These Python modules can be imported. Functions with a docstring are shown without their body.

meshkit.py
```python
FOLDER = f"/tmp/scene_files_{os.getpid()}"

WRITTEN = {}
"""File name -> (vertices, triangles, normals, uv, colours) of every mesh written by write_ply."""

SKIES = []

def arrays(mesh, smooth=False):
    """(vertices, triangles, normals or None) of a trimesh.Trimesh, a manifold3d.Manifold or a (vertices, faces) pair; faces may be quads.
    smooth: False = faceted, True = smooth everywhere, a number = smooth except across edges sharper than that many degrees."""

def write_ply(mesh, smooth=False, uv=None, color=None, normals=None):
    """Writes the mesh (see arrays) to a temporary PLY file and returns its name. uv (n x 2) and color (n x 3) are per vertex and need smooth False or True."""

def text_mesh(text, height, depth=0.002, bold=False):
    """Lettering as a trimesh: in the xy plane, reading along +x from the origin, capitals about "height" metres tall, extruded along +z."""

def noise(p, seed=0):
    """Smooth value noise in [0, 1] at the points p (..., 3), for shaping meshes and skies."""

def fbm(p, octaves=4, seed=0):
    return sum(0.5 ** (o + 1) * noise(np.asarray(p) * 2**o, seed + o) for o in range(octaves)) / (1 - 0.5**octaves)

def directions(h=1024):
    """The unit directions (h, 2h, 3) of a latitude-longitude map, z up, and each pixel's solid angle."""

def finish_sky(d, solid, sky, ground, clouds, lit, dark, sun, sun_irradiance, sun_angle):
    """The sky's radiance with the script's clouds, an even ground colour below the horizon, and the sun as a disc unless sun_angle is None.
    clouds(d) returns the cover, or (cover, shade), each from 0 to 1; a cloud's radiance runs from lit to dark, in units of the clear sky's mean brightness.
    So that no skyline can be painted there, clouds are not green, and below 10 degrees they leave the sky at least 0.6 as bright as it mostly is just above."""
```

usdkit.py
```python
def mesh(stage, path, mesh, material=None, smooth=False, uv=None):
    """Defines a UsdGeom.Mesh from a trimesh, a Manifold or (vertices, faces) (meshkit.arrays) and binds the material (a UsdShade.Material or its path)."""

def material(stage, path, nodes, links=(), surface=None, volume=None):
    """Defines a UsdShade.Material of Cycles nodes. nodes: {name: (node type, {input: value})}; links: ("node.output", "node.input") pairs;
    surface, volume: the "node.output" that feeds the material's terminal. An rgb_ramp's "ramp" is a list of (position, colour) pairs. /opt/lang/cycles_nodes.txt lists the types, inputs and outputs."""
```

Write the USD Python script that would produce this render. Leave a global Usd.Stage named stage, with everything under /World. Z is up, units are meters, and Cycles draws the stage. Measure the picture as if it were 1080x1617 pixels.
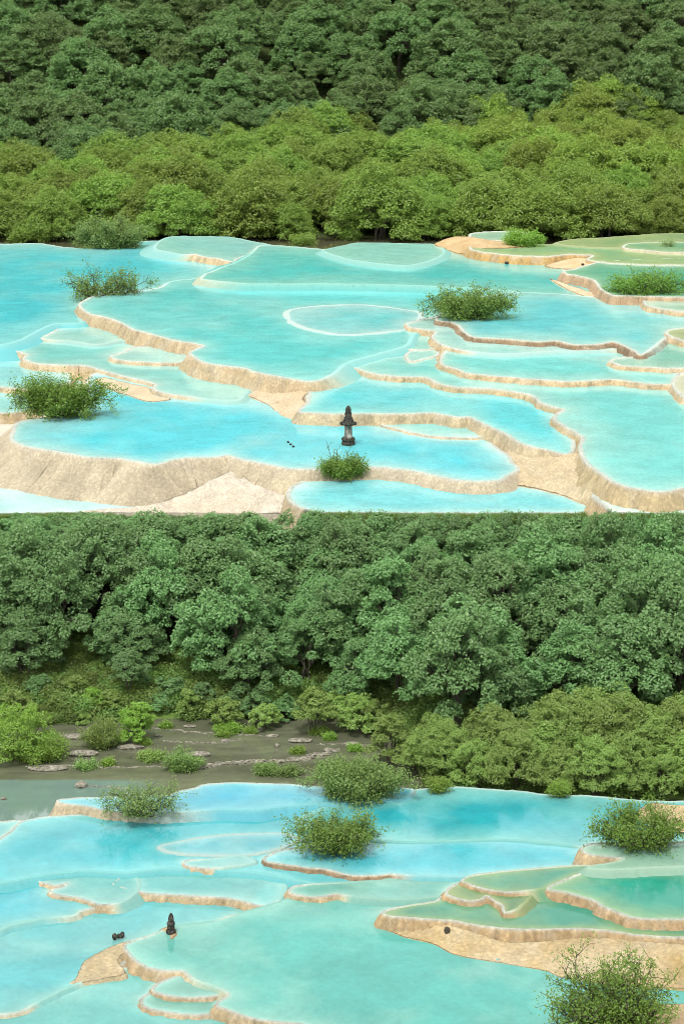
import math, random
import numpy as np
import trimesh
import shapely
from shapely.geometry import Polygon
from scipy.spatial import Delaunay, cKDTree
from scipy.interpolate import RBFInterpolator
import usdkit, meshkit
from pxr import Usd, UsdGeom, UsdLux, UsdShade, Sdf, Gf, Vt

stage = Usd.Stage.CreateInMemory()
UsdGeom.SetStageUpAxis(stage, UsdGeom.Tokens.z)
UsdGeom.SetStageMetersPerUnit(stage, 1.0)
UsdGeom.Xform.Define(stage, '/World')
UsdGeom.Scope.Define(stage, '/World/Looks')
T = Sdf.ValueTypeNames

# ------------------------------------------------------------------ camera, sky, sun, exposure
FPX, YH, CX = 3000.0, 100.0, 540.0           # focal length, eye level and centre in photograph pixels
MM = 36.0 / 1080.0
cam = UsdGeom.Camera.Define(stage, '/World/camera')
cam.AddRotateXOp().Set(90.0)
cam.CreateFocalLengthAttr(FPX * MM)
cam.CreateHorizontalApertureAttr(36.0)
cam.CreateVerticalApertureAttr(36.0 * 1617 / 1080)
cam.CreateVerticalApertureOffsetAttr(-(808.5 - YH) * MM)
cam.CreateClippingRangeAttr(Gf.Vec2f(1, 6000))
cam.CreateExposureAttr(1.68)

SUN_EL, SUN_AZ = math.radians(58), math.radians(200)     # direction towards the sun; rotation = atan2(x, y)
sky_mat = usdkit.material(stage, '/World/Looks/sky', {
    'sky': ('sky_texture', {'sky_type': 'single_scattering', 'sun_disc': False, 'sun_elevation': SUN_EL, 'sun_rotation': SUN_AZ}),
    'tc': ('texture_coordinate', {}),
    'mp': ('mapping', {'scale': (1, 1, 2.5)}),
    'n': ('noise_texture', {'scale': 2.2, 'detail': 5, 'roughness': 0.55}),
    'cl': ('rgb_ramp', {'ramp': [(0.25, (5.8, 5.8, 5.8)), (0.75, (9.8, 9.5, 9.1))]}),
    'mix': ('mix_color', {'fac': 0.82, 'use_clamp': False}),
    'bg': ('background_shader', {'strength': 0.075}),
}, [('tc.generated', 'mp.vector'), ('mp.vector', 'n.vector'), ('n.fac', 'cl.fac'), ('sky.color', 'mix.a'), ('cl.color', 'mix.b'),
    ('mix.result', 'bg.color')], surface='bg.background')
dome = UsdLux.DomeLight.Define(stage, '/World/sky')
UsdShade.MaterialBindingAPI.Apply(dome.GetPrim()).Bind(sky_mat)
sun = UsdLux.DistantLight.Define(stage, '/World/sun')
sun.CreateIntensityAttr(0.4); sun.CreateAngleAttr(14.0); sun.CreateNormalizeAttr(True)
sun.CreateColorAttr(Gf.Vec3f(1.0, 0.96, 0.9))
sun.AddRotateXYZOp().Set(Gf.Vec3f(90 - math.degrees(SUN_EL), 0, -math.degrees(SUN_AZ) + 180))

# ------------------------------------------------------------------ helpers
COUNT = {}
def numbered(parent, name):
    k = (parent, name); n = COUNT.get(k, 0); COUNT[k] = n + 1
    return f'{parent}/{name}' if n == 0 else f'{parent}/{name}_{n:03d}'

def tag(p, label=None, cat=None, group=None, kind=None):
    for k, v in (('label', label), ('category', cat), ('group', group), ('kind', kind)):
        if v: p.SetCustomDataByKey(k, v)
    return p

def thing(name, label, cat=None, loc=(0, 0, 0), rz=0, scale=None, group=None, kind=None):
    x = UsdGeom.Xform.Define(stage, numbered('/World', name))
    x.AddTranslateOp().Set(Gf.Vec3d(*map(float, loc)))
    if rz: x.AddRotateZOp().Set(float(rz))
    if scale is not None: x.AddScaleOp().Set(Gf.Vec3f(*map(float, scale)))
    return tag(x.GetPrim(), label, cat, group, kind)

def obj(name, mesh, mat, parent=None, smooth=False, colors=None, attr='tint', normals=None):
    base = str(parent.GetPath()) if parent is not None else '/World'
    m = usdkit.mesh(stage, numbered(base, name), mesh, mat, smooth=smooth)
    if colors is not None:
        UsdGeom.PrimvarsAPI(m).CreatePrimvar(attr, T.Color3fArray, 'vertex').Set(Vt.Vec3fArray.FromNumpy(np.asarray(colors, np.float32)))
    return m.GetPrim()

def lin(r, g, b):
    c = np.array([r, g, b]) / 255.0
    return np.where(c <= 0.04045, c / 12.92, ((c + 0.055) / 1.055) ** 2.4)

def at(px, py, z):
    """point seen at pixel (px, py) on the level z"""
    d = -np.asarray(z, float) * FPX / (np.asarray(py, float) - YH)
    return np.stack(np.broadcast_arrays((np.asarray(px, float) - CX) / FPX * d, d, z), -1)

def tube(points, radii, sides=5):
    p = np.asarray(points, float); r = np.broadcast_to(radii, (len(p),))
    t = np.gradient(p, axis=0); t /= np.linalg.norm(t, axis=1, keepdims=True) + 1e-12
    a = np.cross(t, [0.31, 0.17, 0.93]); a /= np.linalg.norm(a, axis=1, keepdims=True) + 1e-9
    b = np.cross(t, a); ang = np.arange(sides) * 2 * np.pi / sides
    v = p[:, None] + r[:, None, None] * (np.cos(ang)[None, :, None] * a[:, None] + np.sin(ang)[None, :, None] * b[:, None])
    i, j = np.meshgrid(np.arange(len(p) - 1), np.arange(sides), indexing='ij')
    q = np.stack([i * sides + j, i * sides + (j + 1) % sides, (i + 1) * sides + (j + 1) % sides, (i + 1) * sides + j], -1).reshape(-1, 4)
    f = np.vstack([q[:, [0, 1, 2]], q[:, [0, 2, 3]]])
    cap = [[(len(p) - 1) * sides, (len(p) - 1) * sides + k, (len(p) - 1) * sides + k + 1] for k in range(1, sides - 1)]
    return v.reshape(-1, 3), np.vstack([f, cap])

class MB:
    def __init__(s): s.v, s.f, s.n = [], [], 0
    def add(s, v, f):
        s.v.append(np.asarray(v, float)); s.f.append(np.asarray(f, int) + s.n); s.n += len(v)
    def get(s): return np.vstack(s.v), np.vstack(s.f)

# ------------------------------------------------------------------ materials
def water_material(name, rough=0.16, bump=0.25, spec=0.22, fine=0.45):
    return usdkit.material(stage, '/World/Looks/' + name, {
        'a': ('attribute', {'attribute': 'tint'}),
        'g': ('geometry', {}),
        'm1': ('mapping', {'scale': (0.32, 0.30, 0.2)}),
        'n1': ('noise_texture', {'scale': 1.0, 'detail': 7, 'roughness': 0.68, 'distortion': 0.5}),
        'r1': ('map_range', {'from_min': 0.3, 'from_max': 0.7, 'to_min': 0.82, 'to_max': 1.12, 'clamp': True}),
        'n2': ('noise_texture', {'scale': 3.2, 'detail': 3, 'roughness': 0.7}),
        'r2': ('map_range', {'from_min': 0.35, 'from_max': 0.75, 'to_min': 1 - fine * 0.25, 'to_max': 1 + fine * 0.35, 'clamp': True}),
        'mul': ('math', {'math_type': 'multiply'}),
        'c': ('mix_color', {'blend_type': 'multiply', 'fac': 1.0, 'use_clamp': False}),
        'm3': ('mapping', {'scale': (1.0, 0.55, 1.0)}),
        'n3': ('noise_texture', {'scale': 2.6, 'detail': 3, 'roughness': 0.6}),
        'b': ('bump', {'strength': bump, 'distance': 0.05}),
        'p': ('principled_bsdf', {'roughness': rough, 'specular_ior_level': spec, 'ior': 1.33}),
    }, [('g.position', 'm1.vector'), ('m1.vector', 'n1.vector'), ('n1.fac', 'r1.value'), ('g.position', 'n2.vector'), ('n2.fac', 'r2.value'),
        ('r1.result', 'mul.value1'), ('r2.result', 'mul.value2'), ('a.color', 'c.a'), ('mul.value', 'c.b'), ('c.result', 'p.base_color'),
        ('g.position', 'm3.vector'), ('m3.vector', 'n3.vector'), ('n3.fac', 'b.height'), ('b.normal', 'p.normal')], surface='p.BSDF')

M = {}
M['pool'] = water_material('mineral_water')
M['pool_low'] = water_material('clear_mineral_water', fine=0.2, bump=0.15, spec=0.3, rough=0.1)
M['travertine'] = usdkit.material(stage, '/World/Looks/travertine', {
    'a': ('attribute', {'attribute': 'tint'}),
    'g': ('geometry', {}),
    'm1': ('mapping', {'scale': (1.0, 1.0, 0.6)}),
    'v': ('voronoi_texture', {'scale': 3.4}), 'vr': ('map_range', {'from_max': 0.55, 'to_min': 1.1, 'to_max': 0.86, 'clamp': True}), 'vm': ('math', {'math_type': 'multiply'}), 'hm': ('math', {'math_type': 'multiply_add', 'value2': 0.35}),
    'n1': ('noise_texture', {'scale': 5.0, 'detail': 10, 'roughness': 0.8}),
    'r1': ('map_range', {'from_min': 0.28, 'from_max': 0.68, 'to_min': 0.52, 'to_max': 1.2, 'clamp': True}),
    'n2': ('noise_texture', {'scale': 0.55, 'detail': 4}),
    'r2': ('map_range', {'from_min': 0.3, 'from_max': 0.7, 'to_min': 0.85, 'to_max': 1.08, 'clamp': True}),
    'mul': ('math', {'math_type': 'multiply'}), 'w': ('attribute', {'attribute': 'wet'}), 'wm': ('mix_float', {}), 'wr': ('map_range', {'from_min': 0.5, 'from_max': 1.2, 'to_min': 0.9, 'to_max': 1.06, 'clamp': True}), 'ws': ('map_range', {'to_min': 1.0, 'to_max': 0.06}),
    'c': ('mix_color', {'blend_type': 'multiply', 'fac': 1.0, 'use_clamp': False}),
    'b': ('bump', {'strength': 0.85, 'distance': 0.24}),
    'p': ('principled_bsdf', {'roughness': 0.75, 'specular_ior_level': 0.25}),
}, [('g.position', 'm1.vector'), ('m1.vector', 'n1.vector'), ('n1.fac', 'r1.value'), ('g.position', 'n2.vector'), ('n2.fac', 'r2.value'),
    ('r1.result', 'mul.value1'), ('r2.result', 'mul.value2'), ('a.color', 'c.a'), ('m1.vector', 'v.vector'), ('v.distance', 'vr.value'), ('vr.result', 'vm.value1'), ('mul.value', 'vm.value2'), ('vr.result', 'hm.value1'), ('n1.fac', 'hm.value3'), ('vm.value', 'wm.a'), ('vm.value', 'wr.value'), ('wr.result', 'wm.b'), ('w.fac', 'wm.fac'), ('wm.result', 'c.b'), ('c.result', 'p.base_color'),
    ('w.fac', 'ws.value'), ('ws.result', 'b.strength'), ('hm.value', 'b.height'), ('b.normal', 'p.normal')], surface='p.BSDF')
M['swamp'] = usdkit.material(stage, '/World/Looks/swamp_water', {
    'a': ('attribute', {'attribute': 'tint'}),
    'g': ('geometry', {}),
    'm3': ('mapping', {'scale': (0.6, 0.9, 1.0)}),
    'n3': ('noise_texture', {'scale': 1.3, 'detail': 3, 'roughness': 0.55}),
    'b': ('bump', {'strength': 0.03, 'distance': 0.05}),
    'p': ('principled_bsdf', {'roughness': 0.04, 'specular_ior_level': 0.5, 'ior': 1.5}),
}, [('a.color', 'p.base_color'), ('g.position', 'm3.vector'), ('m3.vector', 'n3.vector'), ('n3.fac', 'b.height'), ('b.normal', 'p.normal')], surface='p.BSDF')

def ground_material(name, c1, c2, c3, scale):
    return usdkit.material(stage, '/World/Looks/' + name, {
        'g': ('geometry', {}),
        'n': ('noise_texture', {'scale': scale, 'detail': 8, 'roughness': 0.65}),
        'r': ('rgb_ramp', {'ramp': [(0.3, c1), (0.5, c2), (0.7, c3)]}),
        'b': ('bump', {'strength': 0.8, 'distance': 0.25}),
        'p': ('principled_bsdf', {'roughness': 0.95, 'specular_ior_level': 0.15}),
    }, [('g.position', 'n.vector'), ('n.fac', 'r.fac'), ('r.color', 'p.base_color'), ('n.fac', 'b.height'), ('b.normal', 'p.normal')], surface='p.BSDF')
M['earth'] = ground_material('forest_floor', (0.018, 0.022, 0.008), (0.035, 0.05, 0.014), (0.06, 0.085, 0.02), 0.8)
M['grass_slope'] = ground_material('grassy_slope', (0.035, 0.06, 0.014), (0.07, 0.12, 0.025), (0.11, 0.165, 0.04), 0.9)

M['lime'] = ground_material('pale_lime_bed', (0.30, 0.27, 0.21), (0.38, 0.35, 0.28), (0.46, 0.43, 0.36), 1.5)
def leaf_material(name, c, var=0.25, hue=0.03, trans=0.42):
    c = np.array(c)
    return usdkit.material(stage, '/World/Looks/' + name, {
        'g': ('geometry', {}), 'o': ('object_info', {}),
        'n': ('noise_texture', {'scale': 0.35, 'detail': 3}),
        'base': ('rgb_ramp', {'ramp': [(0.0, c * (1 - var)), (0.5, c), (1.0, c * np.array([1.45, 1.3, 1.0]) * (1 + var * 0.35))]}),
        'mx': ('math', {'math_type': 'multiply_add', 'value2': 0.45, 'value3': 0.0}),
        'mx2': ('math', {'math_type': 'multiply_add', 'value2': 0.55}),
        'hr': ('map_range', {'to_min': 0.5 - hue, 'to_max': 0.5 + hue}),
        'vr': ('map_range', {'to_min': 0.82, 'to_max': 1.2}),
        'h': ('hsv', {'saturation': 1.0}),
        'd': ('diffuse_bsdf', {}), 't': ('translucent_bsdf', {}),
        'gl': ('glossy_bsdf', {'roughness': 0.45, 'color': (0.5, 0.5, 0.5)}),
        'm': ('mix_closure', {'fac': trans}), 'm2': ('mix_closure', {'fac': 0.05}),
    }, [('g.random_per_island', 'mx.value1'), ('n.fac', 'mx2.value1'), ('g.position', 'n.vector'), ('mx.value', 'mx2.value3'), ('mx2.value', 'base.fac'),
        ('o.random', 'hr.value'), ('hr.result', 'h.hue'), ('o.random', 'vr.value'), ('vr.result', 'h.value'), ('base.color', 'h.color'),
        ('h.color', 'd.color'), ('h.color', 't.color'), ('d.BSDF', 'm.closure1'), ('t.BSDF', 'm.closure2'), ('m.closure', 'm2.closure1'), ('gl.BSDF', 'm2.closure2')],
        surface='m2.closure')
M['leaf_belt'] = leaf_material('belt_leaves', (0.20, 0.315, 0.05), 0.3, 0.014)
M['leaf_belt2'] = leaf_material('light_belt_leaves', (0.225, 0.335, 0.05), 0.3, 0.012)
M['leaf_mountain'] = leaf_material('mountain_leaves', (0.14, 0.24, 0.07), 0.3, 0.016)
M['leaf_hill'] = leaf_material('hillside_leaves', (0.165, 0.31, 0.105), 0.35, 0.01)
M['leaf_shrub'] = leaf_material('shrub_leaves', (0.23, 0.35, 0.08), 0.3, 0.008)
M['leaf_bright'] = leaf_material('bright_leaves', (0.21, 0.36, 0.05), 0.3, 0.01)
M['leaf_dark'] = leaf_material('pool_bush_leaves', (0.165, 0.285, 0.05), 0.35, 0.01)
M['leaf_green'] = leaf_material('green_bush_leaves', (0.155, 0.285, 0.038), 0.35, 0.01)
M['leaf_pale'] = leaf_material('pale_bush_leaves', (0.20, 0.33, 0.085), 0.3, 0.01)
M['leaf_under'] = leaf_material('undergrowth_leaves', (0.17, 0.275, 0.06), 0.4, 0.02)
M['bark'] = ground_material('bark', (0.025, 0.021, 0.016), (0.055, 0.048, 0.037), (0.10, 0.09, 0.07), 6)
M['stone_dark'] = ground_material('weathered_stone', (0.012, 0.012, 0.010), (0.032, 0.032, 0.026), (0.10, 0.096, 0.08), 5)
M['stone_shaft'] = usdkit.material(stage, '/World/Looks/streaked_stone', {
    'g': ('geometry', {}), 'mp': ('mapping', {'scale': (3.2, 3.2, 0.7)}),
    'n': ('noise_texture', {'scale': 1.6, 'detail': 6, 'roughness': 0.65}),
    'r': ('rgb_ramp', {'ramp': [(0.33, (0.03, 0.03, 0.024)), (0.5, (0.11, 0.105, 0.085)), (0.62, (0.33, 0.32, 0.28))]}),
    'b': ('bump', {'strength': 0.7, 'distance': 0.05}), 'p': ('principled_bsdf', {'roughness': 0.9}),
}, [('g.position', 'mp.vector'), ('mp.vector', 'n.vector'), ('n.fac', 'r.fac'), ('r.color', 'p.base_color'), ('n.fac', 'b.height'), ('b.normal', 'p.normal')], surface='p.BSDF')
M['drift'] = ground_material('driftwood', (0.06, 0.056, 0.044), (0.17, 0.16, 0.125), (0.36, 0.34, 0.28), 5)

# ------------------------------------------------------------------ the pools
ZU, ZL = -35.0, -43.0      # datum of the upper and of the lower terraces
W_ = lin(226, 240, 230)    # wet white lime
CREAM, TAN, OCHRE, MOSS = lin(240, 226, 198), lin(230, 205, 160), lin(205, 168, 105), np.array([0.03, 0.04, 0.015])
PALE, PALE2 = lin(176, 226, 214), lin(168, 224, 210)
OLIVE = lin(168, 176, 118)

def smooth_outline(pts, step=1.6, seed=0, amp=0.8):
    """closed Catmull-Rom through (x, y, softness) points, resampled evenly, with a little natural unevenness"""
    p = np.array([(*q, 0.0)[:3] for q in pts], float)
    n = len(p); out = []
    for i in range(n):
        p0, p1, p2, p3 = p[i - 1], p[i], p[(i + 1) % n], p[(i + 2) % n]
        k = max(2, int(np.hypot(*(p2 - p1)[:2]) / step))
        t = np.linspace(0, 1, k, endpoint=False)[:, None]
        tau = 0.42
        m1, m2 = tau * (p2 - p0), tau * (p3 - p1)
        lim = np.hypot(*(p2 - p1)[:2])
        for m in (m1, m2):
            l = np.hypot(*m[:2])
            if l > lim: m *= lim / l
        h = (2 * t**3 - 3 * t**2 + 1) * p1 + (t**3 - 2 * t**2 + t) * m1 + (-2 * t**3 + 3 * t**2) * p2 + (t**3 - t**2) * m2
        out.append(h)
    o = np.vstack(out); o[:, 2] = np.clip(o[:, 2], 0, 1)
    q = np.c_[o[:, 0] / 9.0, o[:, 1] / 5.0, np.full(len(o), seed * 3.7)]
    w = np.where((o[:, 1] > 790) & (o[:, 1] < 830), 0.0, 1.0)
    o[:, 0] += (meshkit.fbm(q, 3, 11) - 0.5) * 2 * amp * 1.8 * w
    o[:, 1] += (meshkit.fbm(q, 3, 29) - 0.5) * 2 * amp * w
    return o

POOLS = []
def pool(label, z, pts, deep, shallow=None, datum=ZU, drop=2.6, ratio=0.55, face=TAN, lip=0.05, shelf=20.0, front=None, kind='pool', white=0.0):
    if shallow is None: shallow = PALE if datum == ZU else PALE2
    POOLS.append(dict(label=label, z=datum + z, pts=pts, deep=np.array(deep), shallow=np.array(shallow), drop=drop, ratio=ratio, face=np.array(face), lip=lip, shelf=shelf,
                      front=front, kind=kind, upper=datum == ZU, white=white))

ALB = 0.56      # from the tones of the picture to the reflectance of lime and of milky water
FB = 809.8   # the picture row where the front bank of the upper terrace falls away
S = 1        # a third number 1 marks a soft, drowned edge
# --- upper terrace, low to high
pool('pale shallow pool below the tall rim, bottom left of the upper terrace', -0.9, [(-320, 745), (0, 760), (60, 770), (200, 775), (330, 770), (420, 775), (470, 790), (490, FB), (300, FB), (100, FB), (-320, FB)], lin(170, 226, 226), lin(205, 236, 230), front=1)
pool('turquoise pool below the bush with bare twigs, cut by the front bank', 1.1, [(474, 763), (462, 770), (456, 783), (467, 797), (498, FB - 1), (520, FB), (925, FB), (932, 800), (905, 782), (853, 771), (803, 760), (720, 735), (560, 735), (500, 752)], lin(120, 216, 220), lin(190, 232, 224), front=1, face=lin(226, 206, 168))
pool('pale strip of water under the bottom right rim of the upper terrace', 2.1, [(940, 780), (958, 800), (966, 808), (968, FB), (1400, FB), (1400, 760), (1000, 760)], lin(180, 226, 214), lin(214, 234, 222), front=1)
pool('wide turquoise pool behind the tall rim, with the stone stupa in it', 1.9, [(30, 667), (20, 687), (21, 696), (43, 705), (90, 713), (143, 722), (187, 724), (215, 729), (247, 733), (277, 725), (300, 723), (335, 722), (360, 719), (380, 725), (420, 733), (460, 740), (500, 741), (573, 738), (613, 739), (660, 745), (693, 752), (722, 758), (753, 760), (787, 758), (803, 750), (817, 740), (807, 729), (800, 718), (775, 700), (790, 690), (700, 650), (560, 640), (480, 640), (480, 600), (300, 590), (150, 590), (135, 640), (90, 656)],
     lin(88, 214, 226), lin(188, 228, 220), drop=3.2, ratio=1.25, face=lin(220, 206, 174))
pool('low pale shelf under the left edge of the upper terrace', 0.75, [(-320, 540), (-320, 654), (20, 652), (120, 615), (170, 580), (150, 545), (60, 535)], lin(160, 224, 216), lin(200, 230, 220))
pool('small shallow pool left of the bush on the left edge', 1.0, [(-320, 625), (-320, 648), (0, 652), (30, 650), (60, 640), (80, 610), (60, 590), (-320, 590)], lin(150, 222, 218))
pool('narrow pool at the left edge behind the bush', 1.5, [(-320, 596), (-320, 612), (0, 611), (30, 613), (60, 614), (90, 610), (110, 600), (90, 570), (30, 556), (-320, 552)], lin(150, 222, 220), PALE)
pool('shallow pool left of centre below the long rim', 2.2, [(-320, 545), (0, 547), (20, 552), (44, 560), (38, 566), (57, 573), (90, 576), (133, 577), (160, 584), (200, 595), (233, 602), (247, 607), (243, 613), (260, 620), (283, 624), (330, 629, S), (372, 632, S), (386, 620, S), (400, 600, S), (420, 560), (300, 520), (100, 500), (-320, 520)], lin(130, 216, 208), lin(185, 226, 214))
pool('milky pool beside the small tan mound on the left', 2.45, [(98, 510), (92, 519), (80, 527), (66, 533), (85, 536, .7), (115, 538, S), (153, 543, S), (193, 537, S), (235, 540, S), (235, 525, S), (180, 500, S), (130, 502, S)], lin(140, 214, 206), lin(185, 222, 210))
pool('thin crescent pool under the long rim left of centre', 2.55, [(176, 563), (190, 568), (225, 571), (283, 572), (300, 565), (290, 548), (215, 548), (196, 556)], lin(135, 214, 206), lin(185, 224, 212))
pool('pale basin between the central pool and the right hand rims', 2.72, [(488, 640), (500, 645), (690, 640), (760, 600), (740, 540), (660, 505), (600, 540), (530, 590), (495, 606), (486, 622)], lin(120, 220, 220), lin(180, 226, 216))
pool('bright pool ending in a tan rim behind the stone stupa', 2.9, [(492, 616), (487, 636), (476, 645), (474, 650), (488, 651), (520, 653), (573, 653), (647, 653), (683, 652), (720, 658), (743, 659), (767, 670), (803, 687), (820, 698), (840, 705), (867, 711), (897, 717), (905, 705), (900, 660), (870, 625), (700, 590), (560, 594, .5), (530, 605, S), (505, 612, S)], lin(98, 216, 222), lin(170, 228, 220), face=lin(226, 208, 168))
pool('far left pool with wide clear turquoise water', 2.9, [(-320, 470), (-320, 548), (0, 543, S), (30, 537, S), (80, 512, S), (130, 508, S), (160, 490), (330, 440), (380, 400), (250, 380, .6), (150, 391, .8), (100, 390, .5), (60, 384, .5), (0, 385, .5), (-320, 386, .5)], lin(72, 210, 222), lin(160, 226, 220), shelf=30)
pool('big right hand pool above the bottom right rim', 3.4, [(560, 578), (574, 585), (600, 591), (643, 595), (673, 596), (693, 605), (720, 611), (780, 614), (833, 622), (848, 629), (853, 635), (873, 642), (891, 647), (880, 654), (877, 662), (893, 673), (910, 683), (921, 692), (917, 703), (920, 717), (930, 733), (953, 750), (973, 762), (997, 770), (1027, 775), (1053, 776), (1080, 770), (1400, 762), (1400, 570), (1050, 560), (760, 550), (680, 560, .7), (600, 567, S)], lin(122, 218, 212), lin(180, 226, 214), face=lin(226, 204, 158))
pool('little pool with a curved lip left of the middle rims', 3.55, [(620, 539), (628, 546), (647, 551), (672, 552), (690, 548), (690, 530), (645, 528, .6)], lin(150, 222, 212), shelf=12)
pool('small tan lobe beside the middle rims', 3.5, [(643, 559), (644, 566), (652, 570), (668, 566, .5), (690, 560), (690, 552), (652, 554)], lin(175, 226, 214), shelf=12)
pool('large central pool of pale turquoise water', 3.8, [(157, 465), (127, 479), (130, 487), (143, 495), (177, 503), (197, 512), (213, 520), (240, 527), (277, 537), (321, 545), (306, 553), (301, 558), (313, 567), (327, 573), (360, 578), (387, 581), (400, 586), (443, 595), (495, 602), (525, 590, .8), (548, 572, S), (600, 557, S), (640, 545, S), (655, 525, S), (700, 500, S), (830, 470, S), (800, 430, S), (560, 425, S), (430, 430, S), (330, 438, .9), (270, 444, .9), (255, 453, .4), (215, 460, .4)], lin(102, 218, 216), lin(168, 228, 220), face=lin(224, 200, 158))
pool('middle right pool between two brown rims', 3.9, [(697, 571), (703, 577), (720, 582), (740, 589), (787, 594), (837, 598), (900, 602), (967, 599), (1003, 603), (1030, 606), (1064, 605), (1070, 585), (1060, 560), (980, 530), (760, 530), (712, 548, .6), (700, 560)], lin(120, 218, 212), lin(180, 228, 216), drop=1.5)
pool('ring shaped white ridge in the central pool', 3.88, [(453, 493, .9), (461, 508, .9), (493, 520, .9), (533, 527, .9), (567, 527, .9), (613, 523, .9), (640, 519, .9), (660, 505, .9), (662, 493, .9), (627, 487, .9), (573, 481, .9), (520, 482, .9), (473, 486, .9)], lin(104, 218, 220), lin(190, 230, 226), lip=0.05, shelf=26, white=1)
pool('shelf pool below the middle bush', 4.2, [(643, 511), (650, 517), (688, 523), (684, 532), (697, 543), (722, 551), (760, 556, S), (800, 558, S), (870, 554, S), (940, 552, S), (1000, 545), (990, 510), (750, 490), (690, 500)], lin(150, 224, 216), lin(196, 230, 220), drop=1.6)
pool('small pool with a tan rim at the right edge', 4.3, [(1007, 562), (975, 566), (966, 571), (985, 577), (1053, 581), (1080, 581), (1400, 581), (1400, 530), (1040, 530), (1010, 545)], lin(135, 205, 186), lin(180, 216, 196), drop=1.5)
pool('tan lobe at the right edge above the big pool', 3.95, [(1082, 588), (1070, 594), (1063, 605), (1071, 618), (1084, 628), (1400, 640), (1400, 585)], lin(200, 216, 190), lin(226, 222, 190))
pool('bright pool with a thin brown rim right of the middle bush', 4.7, [(690, 504), (712, 508), (726, 514), (733, 523), (750, 532), (797, 535), (850, 539), (880, 538), (907, 544), (947, 543), (967, 539), (987, 546), (1003, 554), (1012, 560), (1030, 548, .5), (1060, 530), (1400, 515), (1400, 470), (1000, 462), (960, 470), (870, 463, S), (790, 463, .8), (720, 480)], lin(105, 216, 222), lin(180, 228, 218), drop=1.4, face=lin(168, 142, 110), shelf=26)
pool('small olive basin at the right edge', 4.95, [(1058, 521), (1053, 526), (1066, 533), (1085, 538), (1400, 540), (1400, 515), (1080, 518)], lin(170, 190, 140), lin(190, 196, 150))
pool('far middle pool of deep teal water', 4.6, [(395, 402, S), (370, 415, S), (325, 432, .5), (320, 440, .5), (400, 447, S), (520, 447, S), (660, 450, S), (800, 458, S), (838, 468, .5), (850, 480, S), (960, 470), (1000, 430), (930, 410), (740, 400), (690, 386, .8), (593, 383, .8), (560, 384, .8), (533, 392, .4), (510, 393, .5), (437, 387, .6), (410, 388, .5)], lin(70, 204, 202), lin(160, 222, 206), shelf=24)
pool('pool with a tan rim under the right hand bush', 5.3, [(1031, 468), (1018, 474), (1020, 480), (1030, 484), (1053, 488), (1080, 491), (1400, 494), (1400, 468)], lin(150, 205, 180), lin(190, 218, 196))
pool('dark teal pool with a pinkish tan rim before the far right bush', 5.8, [(905, 425), (890, 428), (896, 432), (927, 438), (941, 444), (950, 456), (975, 466), (1400, 468), (1400, 405), (960, 412)], lin(78, 182, 158), lin(150, 200, 165), face=lin(216, 184, 146))
pool('small far pool behind a tan lip, upper left of centre', 3.9, [(310, 401), (322, 405), (348, 408), (368, 413), (374, 408), (400, 398, S), (430, 388, S), (395, 380, S), (375, 376, S), (350, 373, S), (273, 373, S), (252, 381, S), (246, 392, S), (285, 400, S)], lin(130, 218, 212), lin(176, 226, 216), shelf=30)
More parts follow.
